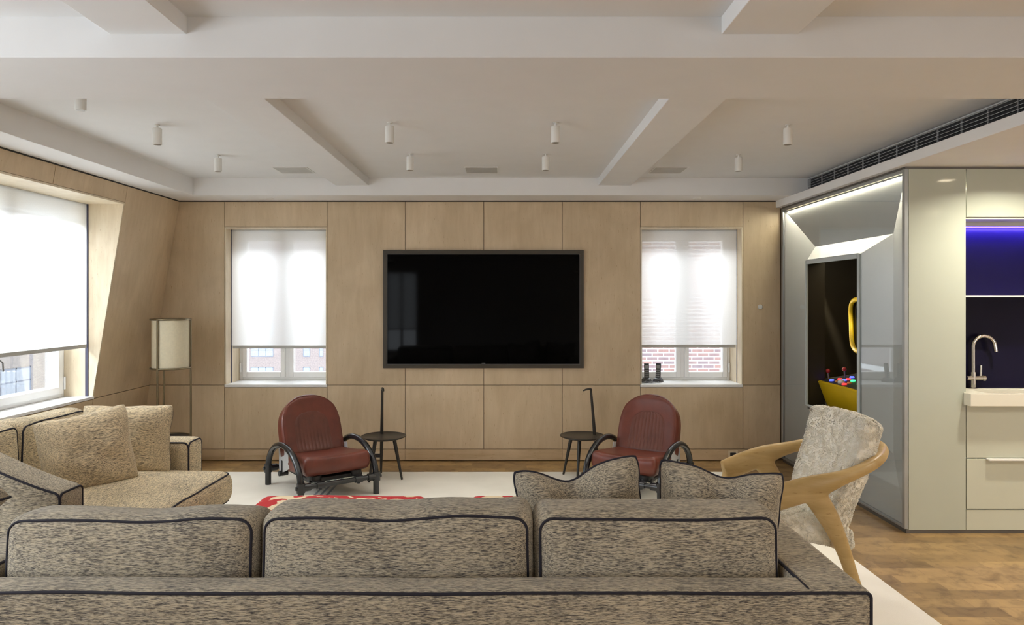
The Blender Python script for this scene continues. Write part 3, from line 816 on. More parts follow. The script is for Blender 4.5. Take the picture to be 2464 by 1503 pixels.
# --- kitchen unit
root = thing('kitchen_unit', 'cream fitted kitchen wall unit with a lit blue niche', 'kitchen unit', (3.3, BY, 0))
inv = Matrix.Translation(-Vector(root.location))
KX0, KX1, NB = 2.952, 3.86, 4.69
m = MB(); m.box(KX0, KX1, BY, BY+.012, 2.027, 2.335); bb(m, 'upper_panel', M['cream_glass'], .002)
m = MB(); m.box(KX0, KX1, NB, NB+.012, .88, 2.03); bb(m, 'splashback', M['navy'])
m = MB(); m.box(KX0-.004, KX0, BY+.012, NB, .88, 2.03); m.box(KX0, KX1, BY+.012, NB+.01, 2.015, 2.029); bb(m, 'niche_lining', M['cream'])
m = MB(); m.box(KX0, KX1, NB-.04, NB-.001, 1.985, 2.014); bb(m, 'led_fascia', M['cream']); m = MB(); m.box(KX0, KX1, NB-.036, NB-.024, 1.979, 1.985); bb(m, 'led_strip', M['blue_led'])
m = MB(); m.box(KX0, KX1, BY, BY+.02, .487, .820); d1 = bb(m, 'drawer_front', M['cream'], .002)
m = MB(); m.box(KX0, KX1, BY, BY+.02, .160, .480); d2 = bb(m, 'drawer_front', M['cream'], .002)
m = MB(); m.box(3.075, KX1, BY-.035, BY+.004, .474, .484); m.build('drawer_pull', M['white_metal'], d2, bevel=.001)
m = MB(); m.box(KX0, KX1, BY+.004, BY+.02, .024, .153); bb(m, 'kick_panel', M['cream'])
m = MB(); m.box(KX0, KX1, BY+.022, BY+.032, .024, .82); bb(m, 'carcass', M['booth_white'])
m = MB(); m.box(KX0-.002, KX1, BY+.012, NB, 1.514, 1.527); o = m.build('glass_shelf', M['corian'], bevel=.001); tag(o, 'thin pale shelf across the dark blue kitchen niche', 'shelf')
m = MB()
sz0, sz1 = .826, .906; sy0 = 4.395
m.box(2.93, KX1, sy0, 4.43, sz0, sz1); m.box(2.93, 3.06, 4.43, 4.467, sz0, sz1); m.box(KX0+.001, 3.06, 4.467, NB-.001, sz0, sz1); m.box(3.06, KX1, 4.62, NB-.001, sz0, sz1); m.box(3.06, KX1, 4.43, 4.62, sz0, sz0+.015)
o = m.build('sink', M['corian'], bevel=.003); tag(o, 'cream solid-surface sink counter under the blue niche', 'sink')
t = thing('kitchen_tap', 'chrome swan-neck kitchen tap by the cream sink', 'tap', (3.118, 4.655, sz1))
m = MB(); m.lathe([(.0001, 0), (.026, 0), (.026, .006), (.019, .010), (.0001, .010)], 24); m.cyl((0, 0, .005), (0, 0, .11), .017, 20); m.build('base', M['chrome'], t, smooth=40)
m = MB(); pts = [(0, 0, .10), (0, 0, .285)]
for i in range(1, 15): a = PI*(1-i/14*.94); pts.append((.066+.066*math.cos(a), -.02*i/14, .285+.066*math.sin(a)))
pts.append((pts[-1][0]+.006, -.022, pts[-1][2]-.05)); m.tube(pts, .0125, 14); m.build('spout', M['chrome'], t, smooth=50)
m = MB(); m.cyl((-.045, -.0, .07), (.06, -.0, .07), .017, 18); m.cyl((.06, 0, .07), (.078, 0, .07), .020, 18); m.build('valve', M['chrome'], t, smooth=40)
m = MB(); m.cyl((.05, 0, .08), (.052, 0, .155), .0085, 12); m.build('lever', M['chrome'], t, smooth=40)
# square kitchen downlights; the last two are unseen, added for warm light
for (x, y, pw, lab) in ((3.142, 3.96, 16, 'square recessed kitchen downlight nearest the cream panel'), (4.17, 2.136, 30, 'square recessed kitchen downlight further into the kitchen'), (4.6, .3, 34, 'unseen square kitchen downlight added over the near part of the room'), (2.9, -.6, 20, 'unseen square downlight added behind the camera')):
    t = thing('downlight', lab, 'downlight', (x, y, 2.350), 0, 'square kitchen downlights')
    m = MB(); h = .06
    for q in ((-h, -h+.012, -h, h), (h-.012, h, -h, h), (-h+.012, h-.012, -h, -h+.012), (-h+.012, h-.012, h-.012, h)): m.box(*q, -.004, 0)
    m.build('trim', M['white_metal'], t)
    m = MB(); m.box(-h+.012, h-.012, -h+.012, h-.012, -.002, 0); m.build('lens', M['downlight'], t)
    area('downlight_lamp', (x, y, 2.340), (0, 0, 0), .09, .09, pw, (1.0, .92, .77), spread=2.6)
area('blue_niche_lamp', (3.4, NB-.05, 1.975), (math.radians(25), 0, 0), .9, .02, 9, (.16, .10, 1.0))

# ================================================================== TV AND WALL FITTINGS
t = thing('television', 'large black wall television in a dark brown surround', 'television', ((TX0+TX1)/2, YB, (TZ0+TZ1)/2))
hx, hz = (TX1-TX0)/2, (TZ1-TZ0)/2; f = .034
m = MB(); yy0, yy1 = -.028, 0
m.box(-hx, -hx+f, yy0, yy1, -hz, hz); m.box(hx-f, hx, yy0, yy1, -hz, hz); m.box(-hx+f, hx-f, yy0, yy1, hz-f, hz); m.box(-hx+f, hx-f, yy0, yy1, -hz, -hz+f)
m.build('surround', M['tv_frame'], t)
m = MB(); e = .0045; a, b = hx-f, hz-f
m.box(-a, -a+e, -.022, -.002, -b, b); m.box(a-e, a, -.022, -.002, -b, b); m.box(-a+e, a-e, -.022, -.002, b-e, b); m.box(-a+e, a-e, -.022, -.002, -b, -b+e)
m.build('bezel', M['tv_bezel'], t)
m = MB(); m.box(-a+e, a-e, -.018, 0, -b+e, b-e); sc_ = m.build('screen', M['screen'], t)
m = MB(); m.box(-.016, .016, -.0195, -.018, -b+.009, -b+.014); m.build('maker_mark', M['tv_mark'], sc_)
m = MB(); m.lathe([(.0001, .012), (.017, .012), (.021, .009), (.022, 0), (.0001, 0)], 28)
o = m.build('thermostat', M['white_plastic'], smooth=40); o.location = ((1829-1216)/258.9, YB, 1.5-18/258.9); o.rotation_euler = (PI/2, 0, 0)
tag(o, 'small round white sensor on the wood wall right of the window', 'sensor')
for (x, z, lab) in ((2.113, .06, 'dark outlet in the wood baseboard at the right, by the curved oak chair'), (-1.19, .052, 'dark outlet in the baseboard behind the left side table')):
    t = thing('wall_outlet', lab, 'outlet', (x, YB-.004, z), 0, 'baseboard outlets')
    m = MB(); m.box(-.046, .046, -.005, 0, -.036, .036); m.build('plate', M['grey_plate'] if False else M['birch_pale'], t, bevel=.001)
    m = MB(); m.box(-.026, .026, -.008, -.004, -.018, .018); m.build('socket', M['black_matte'], t)

# phones on the right sill
def phone(x, y, lab, tilt, rz):
    t = thing('cordless_phone', lab, 'telephone', (x, y, zm+.0065), rz, 'cordless phones')
    m = MB(); m.loft([rect_ring(-.045, .045, -.05, .05, .02, lambda a, b: 0), rect_ring(-.04, .04, -.045, .045, .02, lambda a, b: .024), rect_ring(-.028, .028, -.02, .035, .012, lambda a, b: .04)])
    m.build('charger_base', M['phone'], t, smooth=50)
    R = Matrix.Rotation(tilt, 4, 'X'); m = MB(); m.box(-.023, .023, -.014, .012, .015, .178, mat=R); h = m.build('handset', M['phone'], t, bevel=.006)
    m = MB(); m.box(-.017, .017, -.0155, -.0135, .128, .160, mat=R); m.build('display', M['phone_grey'], h)
    m = MB()
    for i in range(3):
        for j in range(4): m.box(-.016+.0115*i, -.007+.0115*i, -.0165, -.0135, .045+.019*j, .057+.019*j, mat=R)
    m.build('keypad', M['phone_grey'], h)
phone(1.352, 6.68, 'taller black cordless phone standing upright at the left on the window sill', -.04, .1)
phone(1.462, 6.69, 'black cordless phone tilted in its base, right of the other phone on the sill', -.12, -.55)
m = MB(); pts = []
for i in range(60):
    a = i*.55; pts.append((1.30+.0022*i+.035*math.cos(a), 6.60+.02*math.sin(a*1.3), zm+.012+.008*abs(math.sin(a*.9))))
m.tube(pts, .0035, 6); o = m.build('phone_cable', M['phone'], smooth=True); tag(o, 'tangled black phone cable on the window sill', 'cable')

# ================================================================== FLOOR LAMP
LX, LY = -2.915, 6.08
t = thing('floor_lamp', 'bronze three-legged floor lamp with a tall parchment drum shade', 'lamp', (LX, LY, 0))
R_ = .158
m = MB(); m.lathe([(R_-.008, .912), (R_-.008, 1.322), (R_-.0095, 1.322), (R_-.0095, .912), (R_-.008, .912)], 48); m.build('lamp_shade', M['shade_fabric'], t, smooth=40)
for z in (.905, 1.327, .305):
    m = MB(); m.tube([(R_*math.cos(2*PI*i/48), R_*math.sin(2*PI*i/48), z) for i in range(48)], .0085, 8, closed=True); m.build('ring', M['brass'], t, smooth=True)
for a in (16, -103, 135):
    a = math.radians(a)
    x, y = (R_+.004)*math.cos(a), (R_+.004)*math.sin(a)
    m = MB(); m.cyl((x, y, 0), (x, y, 1.332), .0085, 10); m.build('leg', M['brass'], t, smooth=40)
m = MB(); m.lathe([(.0001, .298), (R_-.004, .298), (R_-.004, .304), (.0001, .304)], 40); m.build('lower_tray', M['black_matte'], t)

# ================================================================== RUG
m = MB(); m.box(-2.95, 2.0, 1.7, 6.03, 0, .012); o = m.build('rug', M['rug'], bevel=.004); tag(o, 'large plain cream rug under the whole seating group', 'rug')
ZR = .0125

# ================================================================== CUSHION BUILDERS
def cushion(parent, name, cen, h, r, bulge, mat, axis=1, seed=0, slump=.012, lean=0, pipes=(1, -1), pr=.0048, extra=None, n=None, side_bulge=.012):
    """cushion: thickness along axis; returns object"""
    a, b = [k for k in range(3) if k != axis]
    cen = Vector(cen)
    def fn(p):
        u = p[a]/h[a]; v = p[b]/h[b]; w = p[axis]/h[axis]
        q = Vector(p)
        q[axis] += w*bulge*(1-u*u)*(1-v*v)
        q[a] += u*side_bulge*(1-w*w); q[b] += v*side_bulge*(1-w*w)*.8
        q.x += slump*.5*nv(p[0]+seed, p[1], p[2], 5.0)
        q.y += slump*.7*nv(p[0], p[1]+seed*1.7, p[2], 4.0)
        q.z += slump*nv(p[0]+seed*.7, p[1]+seed, p[2]*.3, 4.2)*(1 if axis == 2 else max(0, .5+.5*p[2]/h[2])*1.5)
        if extra: q = extra(q, u, v, w)
        if lean: q.y += lean*(p[2]+h[2])
        return q + cen
    if n is None: n = tuple(max(6, int(2*h[k]/.028)) for k in range(3))
    m = MB(); soft_box(m, h, r, n, fn)
    o = m.build(name, mat, parent, smooth=True)
    if pipes:
        m = MB()
        for s in pipes: m.tube(edge_loop(h, r, axis, s, lambda p: fn(p)), pr, 8, closed=True)
        m.build('piping', M['piping'], o, smooth=True)
    return o

# ---------------- front sofa (seen from behind)
XL, XR = -1.84, 1.088
t = thing('sofa', 'long grey tweed sofa with dark piping seen from behind', 'sofa', (0, 0, 0)); t.location = (-.37, 2.5, ZR)
sofa_inv = Matrix.Translation(-Vector(t.location))
def fix_children(t, inv):
    for ch in t.children: ch.matrix_parent_inverse = inv
ZA = .64
m = MB(); h = ((XR-XL)/2, .062, (ZA-.06)/2); cen = Vector(((XR+XL)/2, 2.064+.062, .06+h[2]))
def fsimple(c, seed=0, amp=.004):
    def f(p): return Vector(p)+c+Vector((0, amp*nv(p[0]+seed, p[1], p[2], 3), amp*nv(p[0], p[1]+seed, p[2], 2.2)))
    return f
def block(parent, name, x0, x1, y0, y1, z0, z1, mat, loops, r=.02, extra=None, seed=1):
    h = ((x1-x0)/2, (y1-y0)/2, (z1-z0)/2); c = Vector(((x0+x1)/2, (y0+y1)/2, (z0+z1)/2)); base = fsimple(c, seed)
    f = (lambda p: extra(base(p), p, h)) if extra else base
    m = MB(); soft_box(m, h, r, tuple(max(6, min(70, int(2*h[k]/.04))) for k in range(3)), f); o = m.build(name, mat, parent, smooth=True)
    m = MB()
    for (ax, sg) in loops: m.tube(edge_loop(h, r, ax, sg, f), .0052, 8, closed=True)
    if loops: m.build('piping', M['piping'], o, smooth=True)
    return o
block(t, 'back_frame', XL, XR, 2.060, 2.186, .066, ZA-.003, M['tweed_x'], [(1, -1)], seed=2)
block(t, 'arm', .90, XR-.001, 2.070, 3.0, .07, ZA, M['tweed_x'], [(0, -1)], seed=3)
block(t, 'arm', XL+.001, -1.652, 2.070, 2.78, .07, ZA, M['tweed_x'], [(0, 1)], seed=4)
block(t, 'base', -1.65, .898, 2.19, 2.97, .07, .28, M['tweed_x'], [], seed=5)
for (x, y) in ((XL+.08, 2.12), (XR-.08, 2.12), (XL+.08, 2.70), (XR-.08, 2.92)):
    m = MB(); m.box(x-.03, x+.03, y-.03, y+.03, .0125, .08); m.build('leg', M['dark_wood'], t)
for i, (a, b) in enumerate(((-1.648, -.80), (-.797, .088), (.092, .896))):
    cushion(t, 'seat_cushion', ((a+b)/2, 2.60, .365), ((b-a)/2, .385, .085), .035, .015, M['tweed_x'], axis=2, seed=i*3+1, pipes=(1,))
def drop(k, fz=0):
    def f(q, u, v, w):
        q.z -= fz*(w+1)*.5*(v+1)*.5
        if v > 0: q.z -= k*v*max(0, math.sin((u*1.3+.4)*PI))*.5
        return q
    return f
zc0, zc1 = .452, .792
cushion(t, 'back_cushion', (-1.215, 2.345, .625), (.405, .115, .173), .050, .030, M['tweed_x'], seed=11, slump=.008, lean=.06, extra=drop(.010, .026))
cushion(t, 'back_cushion', (-.353, 2.345, .628), (.438, .118, .178), .050, .032, M['tweed_x'], seed=23, slump=.009, lean=.06, extra=drop(.006, .006))
cushion(t, 'back_cushion', (.495, 2.345, .628), (.392, .115, .173), .050, .030, M['tweed_x'], seed=37, slump=.005, lean=.06)
fix_children(t, sofa_inv)

# ---------------- left sofa
t = thing('sofa', 'tweed loveseat under the big left window, facing right', 'sofa', (-2.35, 3.7, ZR)); inv3 = Matrix.Translation(-Vector(t.location))
def armslope(q, p, h):
    k = (-p[0]/h[0]+1)/2; up = max(0, p[2]/h[2])
    d = k*2*h[0]; q.z += up*min(.17, .50*d**1.25)
    return q
block(t, 'arm', -3.0, -1.905, 4.215, 4.405, .07, .645, M['tweed_y_lit'], [(1, -1), (0, 1)], r=.04, seed=6)
block(t, 'arm', -3.0, -1.905, 2.99, 3.165, .07, .672, M['tweed_x'], [(1, -1), (0, 1)], r=.03, seed=7, extra=armslope)
block(t, 'back_frame', -3.08, -2.90, 2.99, 4.405, .07, .70, M['tweed_y_lit'], [(0, 1)], r=.04, seed=8)
block(t, 'base', -2.92, -1.74, 3.17, 4.21, .07, .30, M['tweed_y_lit'], [], seed=9)
for (x, y) in ((-2.98, 3.08), (-2.98, 4.3), (-1.98, 3.08), (-1.98, 4.3)):
    m = MB(); m.box(x-.03, x+.03, y-.03, y+.03, .0125, .08); m.build('leg', M['dark_wood'], t)
cushion(t, 'seat_cushion', (-2.21, 3.69, .385), (.565, .515, .09), .045, .045, M['tweed_y_lit'], axis=2, seed=51, slump=.012, pipes=(1, -1), pr=.005)
for i, (a, b) in enumerate(((3.17, 3.80), (3.81, 4.40))):
    cushion(t, 'back_cushion', (-2.76, (a+b)/2, .635), (.125, (b-a)/2, .175), .045, .03, M['tweed_y_lit'], axis=0, seed=61+i*5, slump=.016)
fix_children(t, inv3)

# ---------------- throw pillows
def pillow(label, loc, rz, tilt, roll, w=.47, hh=.44, th=.075, chop=.0, chopx=0, seed=0, mat='tweed_pillow_lit', group='tweed throw pillows', ear=.07, seam=0):
    t = thing('throw_pillow', label, 'pillow', loc, 0, group)
    t.rotation_euler = (Matrix.Rotation(rz, 3, 'Z') @ Matrix.Rotation(tilt, 3, 'X') @ Matrix.Rotation(roll, 3, 'Y')).to_euler()
    n = 34; m = MB()
    def pos(u, v, s):
        x = w/2*u*(1-ear*(1-v*v)-.05*v**8); z = hh/2*v*(1-ear*(1-u*u)-.05*u**8)
        prof = max(0, (1-u**4))**.55*max(0, (1-v**4))**.55
        y = s*th*prof*(1+.25*nv(u+seed, v, s, 1.8))
        z += hh/2
        if chop:
            g_ = math.exp(-((u-chopx)/.42)**2)*max(0, (v+.6)/1.6)
            z -= chop*g_
            y *= 1-.35*g_
            y += .35*chop*math.exp(-((u-chopx)/.25)**2)*max(0, v)*math.sin(v*3)
        x += .008*nv(u*2+seed, v*2, 1, 1); z += .008*nv(u*2, v*2+seed, 3, 1)
        return (x, y, z)
    def par(i): t_ = i/n; return -math.cos(PI*t_)*.5+(2*t_-1)*.5
    for s in (-1, 1):
        vs = [pos(par(i), par(j), s) for i in range(n+1) for j in range(n+1)]
        fs = [(i*(n+1)+j, (i+1)*(n+1)+j, (i+1)*(n+1)+j+1, i*(n+1)+j+1) for i in range(n) for j in range(n)]
        if s > 0: fs = [f[::-1] for f in fs]
        m.add(vs, fs)
    bm_o = m.build('pillow_body', M[mat], t, smooth=True, fix=False)
    b2 = bmesh.new(); b2.from_mesh(bm_o.data); bmesh.ops.remove_doubles(b2, verts=b2.verts, dist=.0006); bmesh.ops.recalc_face_normals(b2, faces=b2.faces); b2.to_mesh(bm_o.data); b2.free()
    lp = [pos(par(i), -1, 1) for i in range(n)]+[pos(1, par(i), 1) for i in range(n)]+[pos(par(n-i), 1, 1) for i in range(n)]+[pos(-1, par(n-i), 1) for i in range(n)]
    m = MB(); m.tube([(p[0]*(1-.25*seam), p[1]+seam*.12, p[2]-(.25*seam*(p[2]-hh/2))) for p in lp], .0046, 8, closed=True); m.build('piping', M['piping'], t, smooth=True)
    return t
pillow('large square tweed pillow leaning at an angle in the front of the left sofa', (-2.19, 3.73, .465), math.radians(50), math.radians(-8), math.radians(-7), .47, .44, .085, seed=3, seam=.22)
pillow('square tweed pillow standing against the far arm of the left sofa', (-2.235, 4.10, .462), math.radians(2), math.radians(-6), math.radians(0), .54, .42, .07, seed=9, seam=.2)
pillow('dented tweed pillow on the front sofa, left of the pair before the right armchair', (.315, 2.63, .462), math.radians(4), math.radians(-4), math.radians(-6.5), .49, .425, .085, chop=.055, chopx=-.15, seed=14, mat='tweed_x')
pillow('dented tweed pillow on the front sofa, beside the curved oak chair', (.79, 2.64, .462), math.radians(-14), math.radians(-4), math.radians(3.5), .46, .41, .085, chop=.035, chopx=.1, seed=22, mat='tweed_x')
pillow('tweed pillow lying on the front sofa arm at the far left edge', (-1.985, 2.60, .715), math.radians(80), math.radians(-80), 0, .36, .34, .09, seed=31, mat='tweed_x')

# ================================================================== OTTOMANS
for (x0, x1, lab) in ((-1.33, -.425, 'wide red and cream printed ottoman behind the middle sofa cushion'), (-.195, .70, 'red and cream printed ottoman beside the dented pillow')):
    t = thing('ottoman', lab, 'ottoman', ((x0+x1)/2, 3.47, ZR), 0, 'red and cream ottomans')
    cushion(t, 'cushion_top', (0, 0, .342), ((x1-x0)/2, .37, .075), .05, .02, M['blob'], axis=2, seed=x0, slump=.006, pipes=())
    block(t, 'base', -(x1-x0)/2+.02, (x1-x0)/2-.02, -.35, .35, .07, .265, M['cream_cloth'], [], seed=1)
    for (sx_, sy_) in ((-1, -1), (1, -1), (-1, 1), (1, 1)):
        m = MB(); m.cyl((sx_*((x1-x0)/2-.09), sy_*.28, 0), (sx_*((x1-x0)/2-.09), sy_*.28, .08), .022, 12); m.build('leg', M['dark_wood'], t)

# ================================================================== LEATHER ARMCHAIRS
def armchair():
    t = thing('leather_armchair', 'oxblood leather armchair with black tube arms, left of the television', 'armchair', (0, 0, 0), 0, 'leather tube armchairs')
    ax, ay, r = .295, .375, .0235
    for s in (-1, 1):
        pts = [(s*ax, -ay, 0), (s*ax, -ay, .06), (s*ax, -ay, .12)]
        for i in range(1, 28):
            a = PI*(1-i/28); pts.append((s*ax, ay*math.cos(a), .12+.252*math.sin(a)))
        pts += [(s*ax, ay, .12), (s*ax, ay, .06), (s*ax, ay, 0)]
        m = MB(); m.tube(pts, r, 16); a_ = m.build('arm_hoop', M['black_tube'], t, smooth=60)
        for y in (-ay, ay):
            m = MB(); m.cyl((s*ax, y, .10), (s*ax, y, .165), .031, 16); m.cyl((s*ax, y, .132), (s*(ax+.04), y, .132), .014, 12)
            m.cyl((s*ax, y, .132), (s*(ax-.07), y, .132), .028, 16); m.build('clamp', M['black_tube'], a_, smooth=40)
    for y in (-ay, ay):
        m = MB(); m.cyl((-ax, y, .132), (ax, y, .132), .0185, 16); b_ = m.build('cross_bar', M['black_tube'], t, smooth=40)
        for s in (-1, 1):
            m = MB()
            m.cyl((s*.15-.03, y, .132), (s*.15+.03, y, .132), .026, 16); m.cyl((s*.15, y, .132), (s*.15, y, .10), .013, 10)
            m.build('collar', M['black_tube'], b_, smooth=40)
    for s in (-1, 1):
        m = MB(); yy = -ay
        m.loft([[(s*.16+.055*math.cos(q*PI/8), -.265+.075*math.sin(q*PI/8), .19) for q in range(16)],
                [(s*.16+.050*math.cos(q*PI/8), -.275+.065*math.sin(q*PI/8), .160) for q in range(16)],
                [(s*.155+.030*math.cos(q*PI/8), -.325+.040*math.sin(q*PI/8), .150) for q in range(16)],
                [(s*.15+.020*math.cos(q*PI/8), -.365+.020*math.sin(q*PI/8), .135) for q in range(16)]])
        m.build('seat_bracket', M['black_matte'], t, smooth=50)
        m = MB(); m.hexa([(s*.243-.003, .02, .185), (s*.243+.003, .02, .185), (s*.243+.003, .25, .10), (s*.243-.003, .25, .10), (s*.243-.003, .06, .33), (s*.243+.003, .06, .33), (s*.243+.003, .27, .30), (s*.243-.003, .27, .30)])
        sp = m.build('side_plate', M['grey_plate'], t, bevel=.001)
        m = MB(); m.box(s*.235-.012, s*.235+.012, .17, .21, .11, .22); m.cyl((s*.20, .19, .12), (s*.27, .19, .12), .022, 14); m.build('hinge', M['black_matte'], sp)
        m = MB(); m.tube([(s*.15, -.36, .14), (s*.15, -.1, .165), (s*.15, .2, .15), (s*.15, ay, .135)], .012, 10); m.build('runner', M['black_matte'], t, smooth=50)
    m = MB(); m.box(-.21, .21, -.31, .20, .138, .168); m.build('seat_pan', M['black_matte'], t, bevel=.008)
    # seat
    def fs_(q, u, v, w):
        q.z += -.10*(q.y)             # front a little higher
        if w > 0: q.z += .012*(abs(u)**3) - .012*(1-u*u)*(1-v*v)
        q.x *= 1 + .04*(-v)
        return q
    h = (.238, .275, .068); c0 = (0, -.075, .233)
    o = cushion(t, 'seat', c0, h, .030, .004, M['leather'], axis=2, seed=5, slump=.004, pipes=(), extra=fs_)
    # seam on the seat edge
    # backrest
    RX = Matrix.Rotation(math.radians(-21), 4, 'X'); base = Vector((0, .155, .228))
    bh = (.250, .078, .250)
    def shape(q):
        v = q.z/bh[2]; u = q.x/bh[0]
        k = 1 - .20*max(0, (v+.25)/1.25)**2.2
        z = q.z - .10*max(0, (v))**1.5*abs(u)**2.6
        y = q.y
        if q.y < 0: y += .034*(1-min(1, u*u*1.15)**1.5)*(1-min(1, (v*1.0)**2)**1.5)
        y *= 1-.18*max(0, v)
        return Vector((q.x*k, y, z+bh[2]))
    def fb(p): return RX @ shape(Vector(p)) + base
    m = MB(); soft_box(m, bh, .05, (28, 10, 28), fb); bo = m.build('backrest', M['leather'], t, smooth=True)
    # pleated inset panel on the front of the backrest
    m = MB(); nx, nz_ = 72, 30; vs = []
    for j in range(nz_+1):
        v = j/nz_; zz = -.215 + .325*v
        top = max(0, (v-.62)/.38); hw = (.148-.012*v)*(1-.0*top)*max(.0, (1-top**3.2))**.5 + .0
        bot = max(0, (.12-v)/.12); hw *= 1-.12*bot**2
        for i in range(nx+1):
            u = 2*i/nx-1; x = hw*u
            rib = .0055*abs(math.sin(PI*(x/.029+.5)))**.3
            edge = max(0, 1-max(abs(u), 0)**12)
            p = shape(Vector((x, -bh[1], zz))); p.y -= .0015 + rib*edge*(1 if 0 < j < nz_ else 0)
            vs.append(RX @ p + base)
    fs = [(j*(nx+1)+i, j*(nx+1)+i+1, (j+1)*(nx+1)+i+1, (j+1)*(nx+1)+i) for j in range(nz_) for i in range(nx)]
    m.add(vs, fs); pp = m.build('pleated_panel', M['leather_insert'], bo, smooth=True)
    # stitched rim round the backrest
    m = MB(); lp = edge_loop(bh, .05, 1, -1, fb); m.tube(lp, .0042, 6, closed=True); m.build('piping', M['leather'], bo, smooth=True)
    return t
A = armchair(); A.location = (-1.45, 5.49, ZR); A.rotation_euler.z = math.radians(36)
Bc = copy_tree(A); Bc['label'] = 'oxblood leather armchair with black tube arms, right of the television'
Bc.location = (1.055, 5.50, ZR); Bc.rotation_euler.z = math.radians(-31)

# ================================================================== SIDE TABLES
def side_table(lab, x, y, rz):
    """round top, third leg runs up through the top and ends in a beak"""
    t = thing('side_table', lab, 'side table', (x, y, ZR), rz, 'black beaked side tables')
    R0 = .186; zt = .352
    m = MB(); n = 64; ring_b = []; prof = [(0, zt-.020), (R0-.03, zt-.020), (R0, zt-.008), (R0, zt-.001), (R0-.006, zt), (R0-.012, zt-.004), (0, zt-.004)]
    m.lathe([(max(r, .0001), z) for r, z in prof], n); m.build('table_top', M['dark_wood'], t, smooth=40)
    for a in (PI*.28, -PI*.28):
        m = MB(); ca, sa = math.cos(a), math.sin(a)
        m.tube([(.10*ca, .10*sa, zt-.02), (.13*ca, .13*sa, .20), (.175*ca, .175*sa, .0)], [.016, .0135, .0085], 12); m.build('leg', M['dark_wood'], t, smooth=60)
    m = MB(); m.tube([(-.16, 0, 0), (-.135, 0, .18), (-.115, 0, zt), (-.10, 0, .52), (-.082, 0, .70), (-.078, 0, .737)], [.009, .013, .0145, .012, .010, .010], 12)
    ph = m.build('pole_leg', M['dark_wood'], t, smooth=60)
    m = MB(); m.tube([(-.083, 0, .722), (-.072, 0, .737), (-.03, 0, .730), (-.008, 0, .722)], [.009, .012, .010, .007], 10, flat=.75, up=(0, 0, 1)); m.build('beak', M['dark_wood'], ph, smooth=60)
    return t
side_table('black round side table with a tall beaked pole, right of the left armchair', -1.016, 5.83, math.radians(-72))
side_table('black round side table with a leaning beaked pole, left of the right armchair', .645, 5.85, math.radians(-160))

# ================================================================== OAK CHAIR WITH SHEEPSKIN
CY = 3.665
t = thing('lounge_chair', 'curved oak armchair with cream sheepskin seat and back', 'armchair', (1.58, CY, ZR)); invc = Matrix.Translation(-Vector(t.location))
def smooth_path(P, k=6):
    P = [Vector(p) for p in P]; out = []
    for i in range(len(P)-1):
        p0, p1, p2, p3 = P[max(0, i-1)], P[i], P[i+1], P[min(len(P)-1, i+2)]
        for j in range(k):
            s = j/k; out.append(.5*((2*p1)+(p2-p0)*s+(2*p0-5*p1+4*p2-p3)*s*s+(3*p1-p0-3*p2+p3)*s**3))
    out.append(P[-1]); return out
half = [(1.24, -.30, .525), (1.38, -.325, .575), (1.58, -.335, .640), (1.78, -.275, .700), (1.90, -.15, .735)]
rail = [(x, CY+y, z) for x, y, z in half] + [(1.935, CY, .742)] + [(x, CY-y, z) for x, y, z in reversed(half)]
m = MB(); sp = smooth_path(rail, 8); nn = len(sp)
m.tube(sp, [.029]*nn, 16, up=(0, 0, 1), flat=[1.1 + 1.15/(1+math.exp((p.x-1.545)/.045)) for p in sp])
for s in (-1, 1):
    P = smooth_path([(1.38, CY+s*.325, .605), (1.47, CY+s*.328, .565), (1.545, CY+s*.332, .455), (1.605, CY+s*.338, .32), (1.65, CY+s*.345, .18), (1.70, CY+s*.355, ZR)], 8)
    k_ = len(P); m.tube(P, [.029]*k_, 16, up=(1, 0, .5), flat=[1.05 + .85*math.exp(-((i/k_-.28)/.26)**2) for i in range(k_)])
    P = smooth_path([(1.40, CY+s*.325, .60), (1.30, CY+s*.315, .55), (1.245, CY+s*.30, .42), (1.21, CY+s*.29, .22), (1.185, CY+s*.285, ZR)], 8)
    k_ = len(P); m.tube(P, [.026]*k_, 16, up=(1, 0, -.4), flat=[1.7-.7*i/k_ for i in range(k_)])
    P = smooth_path([(1.585, CY+s*.335, .36), (1.61, CY+s*.24, .305), (1.61, CY, .29)], 6); m.tube(P, [.026]*len(P), 12)
    P = smooth_path([(1.235, CY+s*.30, .40), (1.25, CY+s*.2, .365), (1.26, CY, .36)], 6); m.tube(P, [.022]*len(P), 12)
for s in (-.13, .13): m.tube([(1.26, CY+s, .36), (1.44, CY+s, .33), (1.61, CY+s, .29)], .018, 10)
m.tube(smooth_path([(1.61, CY, .29), (1.72, CY, .45), (1.86, CY, .66), (1.93, CY, .74)], 5), .022, 10)
raw = m.build('frame_raw', M['oak'], None)
md = raw.modifiers.new('r', 'REMESH'); md.mode = 'VOXEL'; md.voxel_size = .0075
sm = raw.modifiers.new('s', 'SMOOTH'); sm.factor = .5; sm.iterations = 14
bpy.context.view_layer.update()
me = bpy.data.meshes.new_from_object(raw.evaluated_get(bpy.context.evaluated_depsgraph_get()))
bpy.data.objects.remove(raw)
me.name = 'frame'; me.polygons.foreach_set('use_smooth', [True]*len(me.polygons))
fr = bpy.data.objects.new('frame', me); COL.objects.link(fr); fr.parent = t; fr.matrix_parent_inverse = invc

